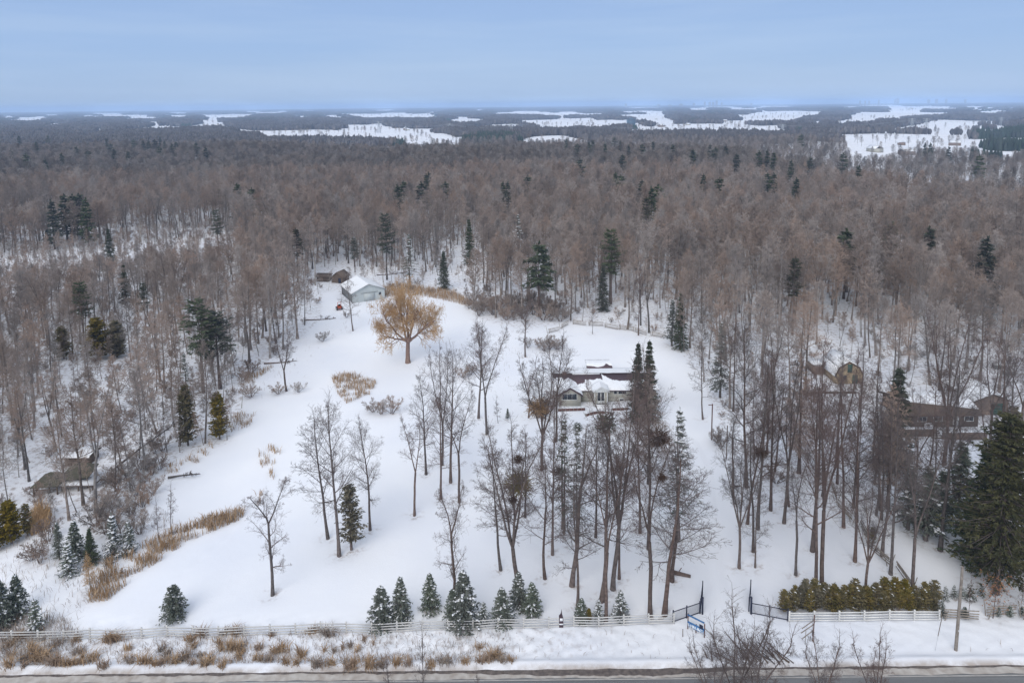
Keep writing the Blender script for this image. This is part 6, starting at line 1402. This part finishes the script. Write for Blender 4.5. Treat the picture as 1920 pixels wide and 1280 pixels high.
part('snow_cap', Mesh().box(0, 6.6, -.05, .5, 1.1, 1.2), 'snow_clump', K)
x, y, z = pt(1826, 778); hh = ztop(x, y, 752) - z; K = cabin('garage', 1826, 778, 5.4, 7.0, hh, ztop(x, y, 744) - z + .3, 'brown_board', 'dark_wood', 'brown gabled garage with a green door right of the great spreading tree', 'garage', snow=.9)
gd = part('garage_door', Mesh().box(2.6, 4.9, -.06, -.003, 0, hh - .35), 'green_paint', K)
for i in range(4): part('door_panel', Mesh().box(2.68, 4.82, -.085, -.062, .08 + i * (hh - .45) / 4, (i + 1) * (hh - .45) / 4), 'green_paint', gd)
x, y = at(1880, 690); 
for (u, v, lb) in ((1866, 692, 'small snow covered garden table stack at the far right, upper one'), (1884, 704, 'small snow covered garden crate at the far right, lower one')):
    x, y, z = pt(u, v); K = empty('garden_crate', (x, y, z), lb, 'crate')
    for i in range(3): part('slat', Mesh().box(0, 2.0, -.02, .03, .08 + i * .22, .26 + i * .22), 'metal_wall_dark', K)
    part('lid', Mesh().box(-.05, 2.05, -.05, 1.1, .74, .80), 'metal_wall', K); part('snow_load', Mesh().box(0, 2, 0, 1.05, .805, .95), 'snow_clump', K); part('box', Mesh().box(.02, 1.98, .035, 1.0, 0, .735), 'metal_wall_dark', K)
# --- the two dark gazebo roofs at the left
def gazebo(u, v, vt, w, label, rz=0):
    x, y, z = pt(u, v); H = ztop(x, y, vt) - z; K = empty('gazebo', (x, y, z), label, 'gazebo', rz=rz); he = H * .55; h_ = w / 2
    B = Mesh(); B.add([(-h_, -h_, he), (h_, -h_, he), (h_, h_, he), (-h_, h_, he), (0, 0, H)], [(0, 1, 4), (1, 2, 4), (2, 3, 4), (3, 0, 4)]); B.box(-h_, h_, -h_, h_, he - .12, he - .002); part('roof', B, 'tan_roof', K)
    for a in (-1, 1):
        for b in (-1, 1): part('post', Mesh().box(a * h_ * .85 - .07, a * h_ * .85 + .07, b * h_ * .85 - .07, b * h_ * .85 + .07, -.3, he - .12), 'dark_wood', K)
    for a in (-1, 1): part('railing', Mesh().box(-h_ * .8, h_ * .8, a * h_ * .85 - .03, a * h_ * .85 + .03, .8, .9), 'dark_wood', K)
gazebo(98, 918, 884, 3.4, 'dark olive pyramid roofed gazebo, the left and lower of two by the sheds', .1); gazebo(150, 906, 866, 3.6, 'dark pyramid roofed gazebo, the right and higher of two in the left thicket', .2)
x, y, z = pt(90, 925); K = empty('raised_deck', (x, y, z), 'snow covered wooden deck below the two gazebos', 'deck'); part('platform', Mesh().box(0, 6.0, 0, 2.0, .9, 1.05), 'dark_wood', K); part('snow_load', Mesh().box(0, 6, 0, 2, 1.055, 1.2), 'snow_clump', K)
for i in range(4): part('leg', Mesh().box(.05 + i * 1.9, .2 + i * 1.9, .1, .25, -.3, .9), 'dark_wood', K)
K = cabin('flat_shed', 122, 874, 3.4, 2.4, 1.3, 1.45, 'dark_wood', 'dark_wood', 'low shed with flat snowy roof behind the gazebos', 'shed', snow=1.0, axis='x')
# lying trunks
for (u, v, L, a_, lb) in ((280, 858, 10, .9, 'long pale dead trunk leaning through the left thicket'), (345, 895, 4, .2, 'fallen branch lying on the snow at the clearing edge'), (600, 600, 7, .15, 'fallen trunk at the left edge of the clearing below the metal shed'), (525, 680, 6, .3, 'snow covered fallen trunk beside the dark many stemmed tree'), (735, 515, 9, .25, 'thin fallen trunk among the trunks behind the metal shed'), (1380, 915, 1.2, 0, 'short log lying by the driveway')):
    x, y, z = pt(u, v); K = empty('fallen_tree', (x, y, z), lb, 'fallen trunk', rz=a_); T = Tree(int(u), rtw=.02, kids=(0, 5, 4, 3, 0), jit=.15); p = T.stem((-L / 2, 0, .25), nrm((1, 0, .35 if u == 280 else .03)), L, .16, .05, 8); T.branches(p, .4, 1, 8, L * .2, dome, 50, 30)
    v_, f_ = T.arrays(T.t, 6); obj('trunk', mesh_np('trunk', v_, f_, ['bark']), K); v_, f_ = T.arrays(T.c, 3); obj('branches', mesh_np('branches', v_, f_, ['twig']), K)

# ================================================================== FAR THINGS
def box_building(u, v, wpx, vt, m_, label, cat, group=None, floors=0, name='tower_block', dist=None):
    if dist: 
        k = dist; x = (u - 960) / F * k * 1.0; y = k; x = np.interp(u, [0, 1920], [at(0, v0(0) + F * 48 / k)[0], at(1920, v0(1920) + F * 48 / k)[0]]); z = gz(x, y)
    else: x, y, z = pt(u, v)
    dep = x * FW[0] + y * FW[1] + (z - CAMZ) * FW[2]; w = wpx * dep / F; H = ztop(x, y, vt) - z; K = empty(name, (x, y, z), label, cat, group)
    part('body', Mesh().box(-w / 2, w / 2, 0, w * .7, -4, H), m_, K); part('roof_house', Mesh().box(-w * .2, w * .2, w * .1, w * .5, H, H + w * .15), m_, K)
    if floors:
        fm_ = Mesh().box(-w * .46, w * .46, -.3, -.02, 0, 1.3).data('window_band', ['glass'])
        for i in range(floors): obj('window_band', fm_, K, (0, 0, H * (i + .5) / floors))
    return K
box_building(1184, 236, 15, 224, 'blue_block', 'dark blue grey block building standing among the far snow fields', 'building', floors=5, name='office_block')
for (u, wp, vt) in ((1283, 4, 194), (1302, 3, 191), (1311, 4, 192), (1317, 4, 192), (1323, 3.5, 189), (1332, 3, 193), (1385, 3, 194), (1162, 3.5, 195), (1220, 6, 196.5), (1240, 6, 197), (1260, 7, 195.5), (1578, 2.5, 189.5), (1587, 2.5, 189.5), (1594, 2.5, 189.5), (1611, 2, 188), (1640, 2, 186), (1645, 4, 185), (1714, 4, 186.5), (1731, 3, 186.5), (1765, 3, 187), (1700, 4, 187)):
    box_building(u, 0, wp, vt, 'concrete', 'pale hazy tower of the distant city on the horizon', 'tower block', 'towers of the distant city', dist=8200 + (u * 7) % 900)
def pylon(u, vt, dist, label):
    x = np.interp(u, [0, 1920], [at(0, v0(0) + F * 48 / dist)[0], at(1920, v0(1920) + F * 48 / dist)[0]]); y = dist; z = gz(x, y); H = ztop(x, y, vt) - z; K = empty('power_pylon', (x, y, z), label, 'pylon', 'power pylons beyond the woods')
    b = Mesh(); w0 = 3.2
    for sx_ in (-1, 1):
        for sy_ in (-1, 1): b.beam((sx_ * w0, sy_ * w0, -2), (sx_ * .6, sy_ * .6, H), .4, .4)
    part('leg_frame', b, 'steel', K); b = Mesh()
    for i in range(7):
        za, zb = H * i / 7, H * (i + 1) / 7; wa, wb = w0 + (.6 - w0) * i / 7, w0 + (.6 - w0) * (i + 1) / 7
        for s_ in (-1, 1): b.beam((-wa, s_ * wa, za), (wb, s_ * wb, zb), .25, .25); b.beam((wa, s_ * wa, za), (-wb, s_ * wb, zb), .25, .25)
    part('bracing', b, 'steel', K)
    for hf in (.72, .84, .96): part('crossarm', Mesh().beam((-6, 0, H * hf), (6, 0, H * hf), .5, .5), 'steel', K)
    return (x, y, z + H)
pys = [pylon(723, 228, 1300, 'first of the faint lattice pylons, above the long snow field'), pylon(849, 231, 1250, 'second faint lattice pylon right of the long snow field'), pylon(959, 231, 1200, 'third faint lattice pylon near the middle of the horizon woods'), pylon(1442, 233, 1150, 'faint lattice pylon right of the far block building'), pylon(1672, 222, 1150, 'left one of the close pair of lattice pylons at the right'), pylon(1698, 222, 1130, 'right one of the close pair of lattice pylons at the right'), pylon(1831, 220, 1400, 'lattice pylon standing in the bright far field at the right')]
# power lines
for a, b in zip(pys[:-1], pys[1:]):
    mb = Mesh()
    for sx_ in (-5.5, 5.5):
        pr = None
        for i in range(9):
            t = i / 8; p = (a[0] + (b[0] - a[0]) * t + sx_ * .3, a[1] + (b[1] - a[1]) * t + sx_, (a[2] + (b[2] - a[2]) * t) * 1 - 2 - 6 * 4 * t * (1 - t))
            if pr: mb.beam(pr, p, .12, .12)
            pr = p
    tag(obj('power_line', mb.data('power_line', ['steel'])), 'faint power line strung between two pylons beyond the woods', 'power line', 'power lines beyond the woods')
# farm houses
hm = [Mesh().box(-5, 5, -4, 4, -1, 3.2), gable_roof(-5, 5, -4, 4, 3.2, 5.6, ov=.4)]
fh_w = hm[0].data('wall', ['siding']); fh_r = hm[1].data('roof', ['snow_clump']); fh_w2 = fh_w.copy(); fh_w2.materials[0] = M['brown_board']
for j, (u, v) in enumerate([(761, 244), (764, 245), (898, 257), (873, 235), (880, 236), (1222, 233), (1330, 221), (1415, 243), (1500, 243), (1512, 242), (1572, 238), (1600, 240), (1700, 290), (1734, 290), (1745, 288), (1640, 285), (1690, 272), (1290, 235), (1240, 238), (1145, 239), (1335, 228), (1345, 228), (1360, 228), (1230, 224), (1790, 273)]):
    x, y, z = pt(u, v); K = empty('farm_house', (x, y, z), 'tiny snow roofed farm building among the far fields', 'farm building', 'farm buildings in the far fields', rz=RR.random() * 3, s=.9 if j % 3 else 1.2)
    obj('wall', fh_w if j % 2 else fh_w2, K); obj('roof', fh_r, K)

# melt hollows round each near tree's foot; contact shade painted in as brown debris
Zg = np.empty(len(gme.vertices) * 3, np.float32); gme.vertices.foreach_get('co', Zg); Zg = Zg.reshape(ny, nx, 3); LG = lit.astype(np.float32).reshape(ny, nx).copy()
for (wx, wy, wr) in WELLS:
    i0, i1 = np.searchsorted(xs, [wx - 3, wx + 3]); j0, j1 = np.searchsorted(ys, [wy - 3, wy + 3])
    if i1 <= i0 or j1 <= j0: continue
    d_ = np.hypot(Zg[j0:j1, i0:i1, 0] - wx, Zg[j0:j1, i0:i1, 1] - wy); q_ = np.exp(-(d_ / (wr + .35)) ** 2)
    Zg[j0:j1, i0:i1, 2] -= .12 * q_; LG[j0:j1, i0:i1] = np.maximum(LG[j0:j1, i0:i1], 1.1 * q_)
gme.vertices.foreach_set('co', Zg.ravel()); gme.attributes['litter_shade'].data.foreach_set('value', LG.ravel()); gme.update()
S['triangles'] = sum(len(me.loops) - 2 * len(me.polygons) for me in bpy.data.meshes)
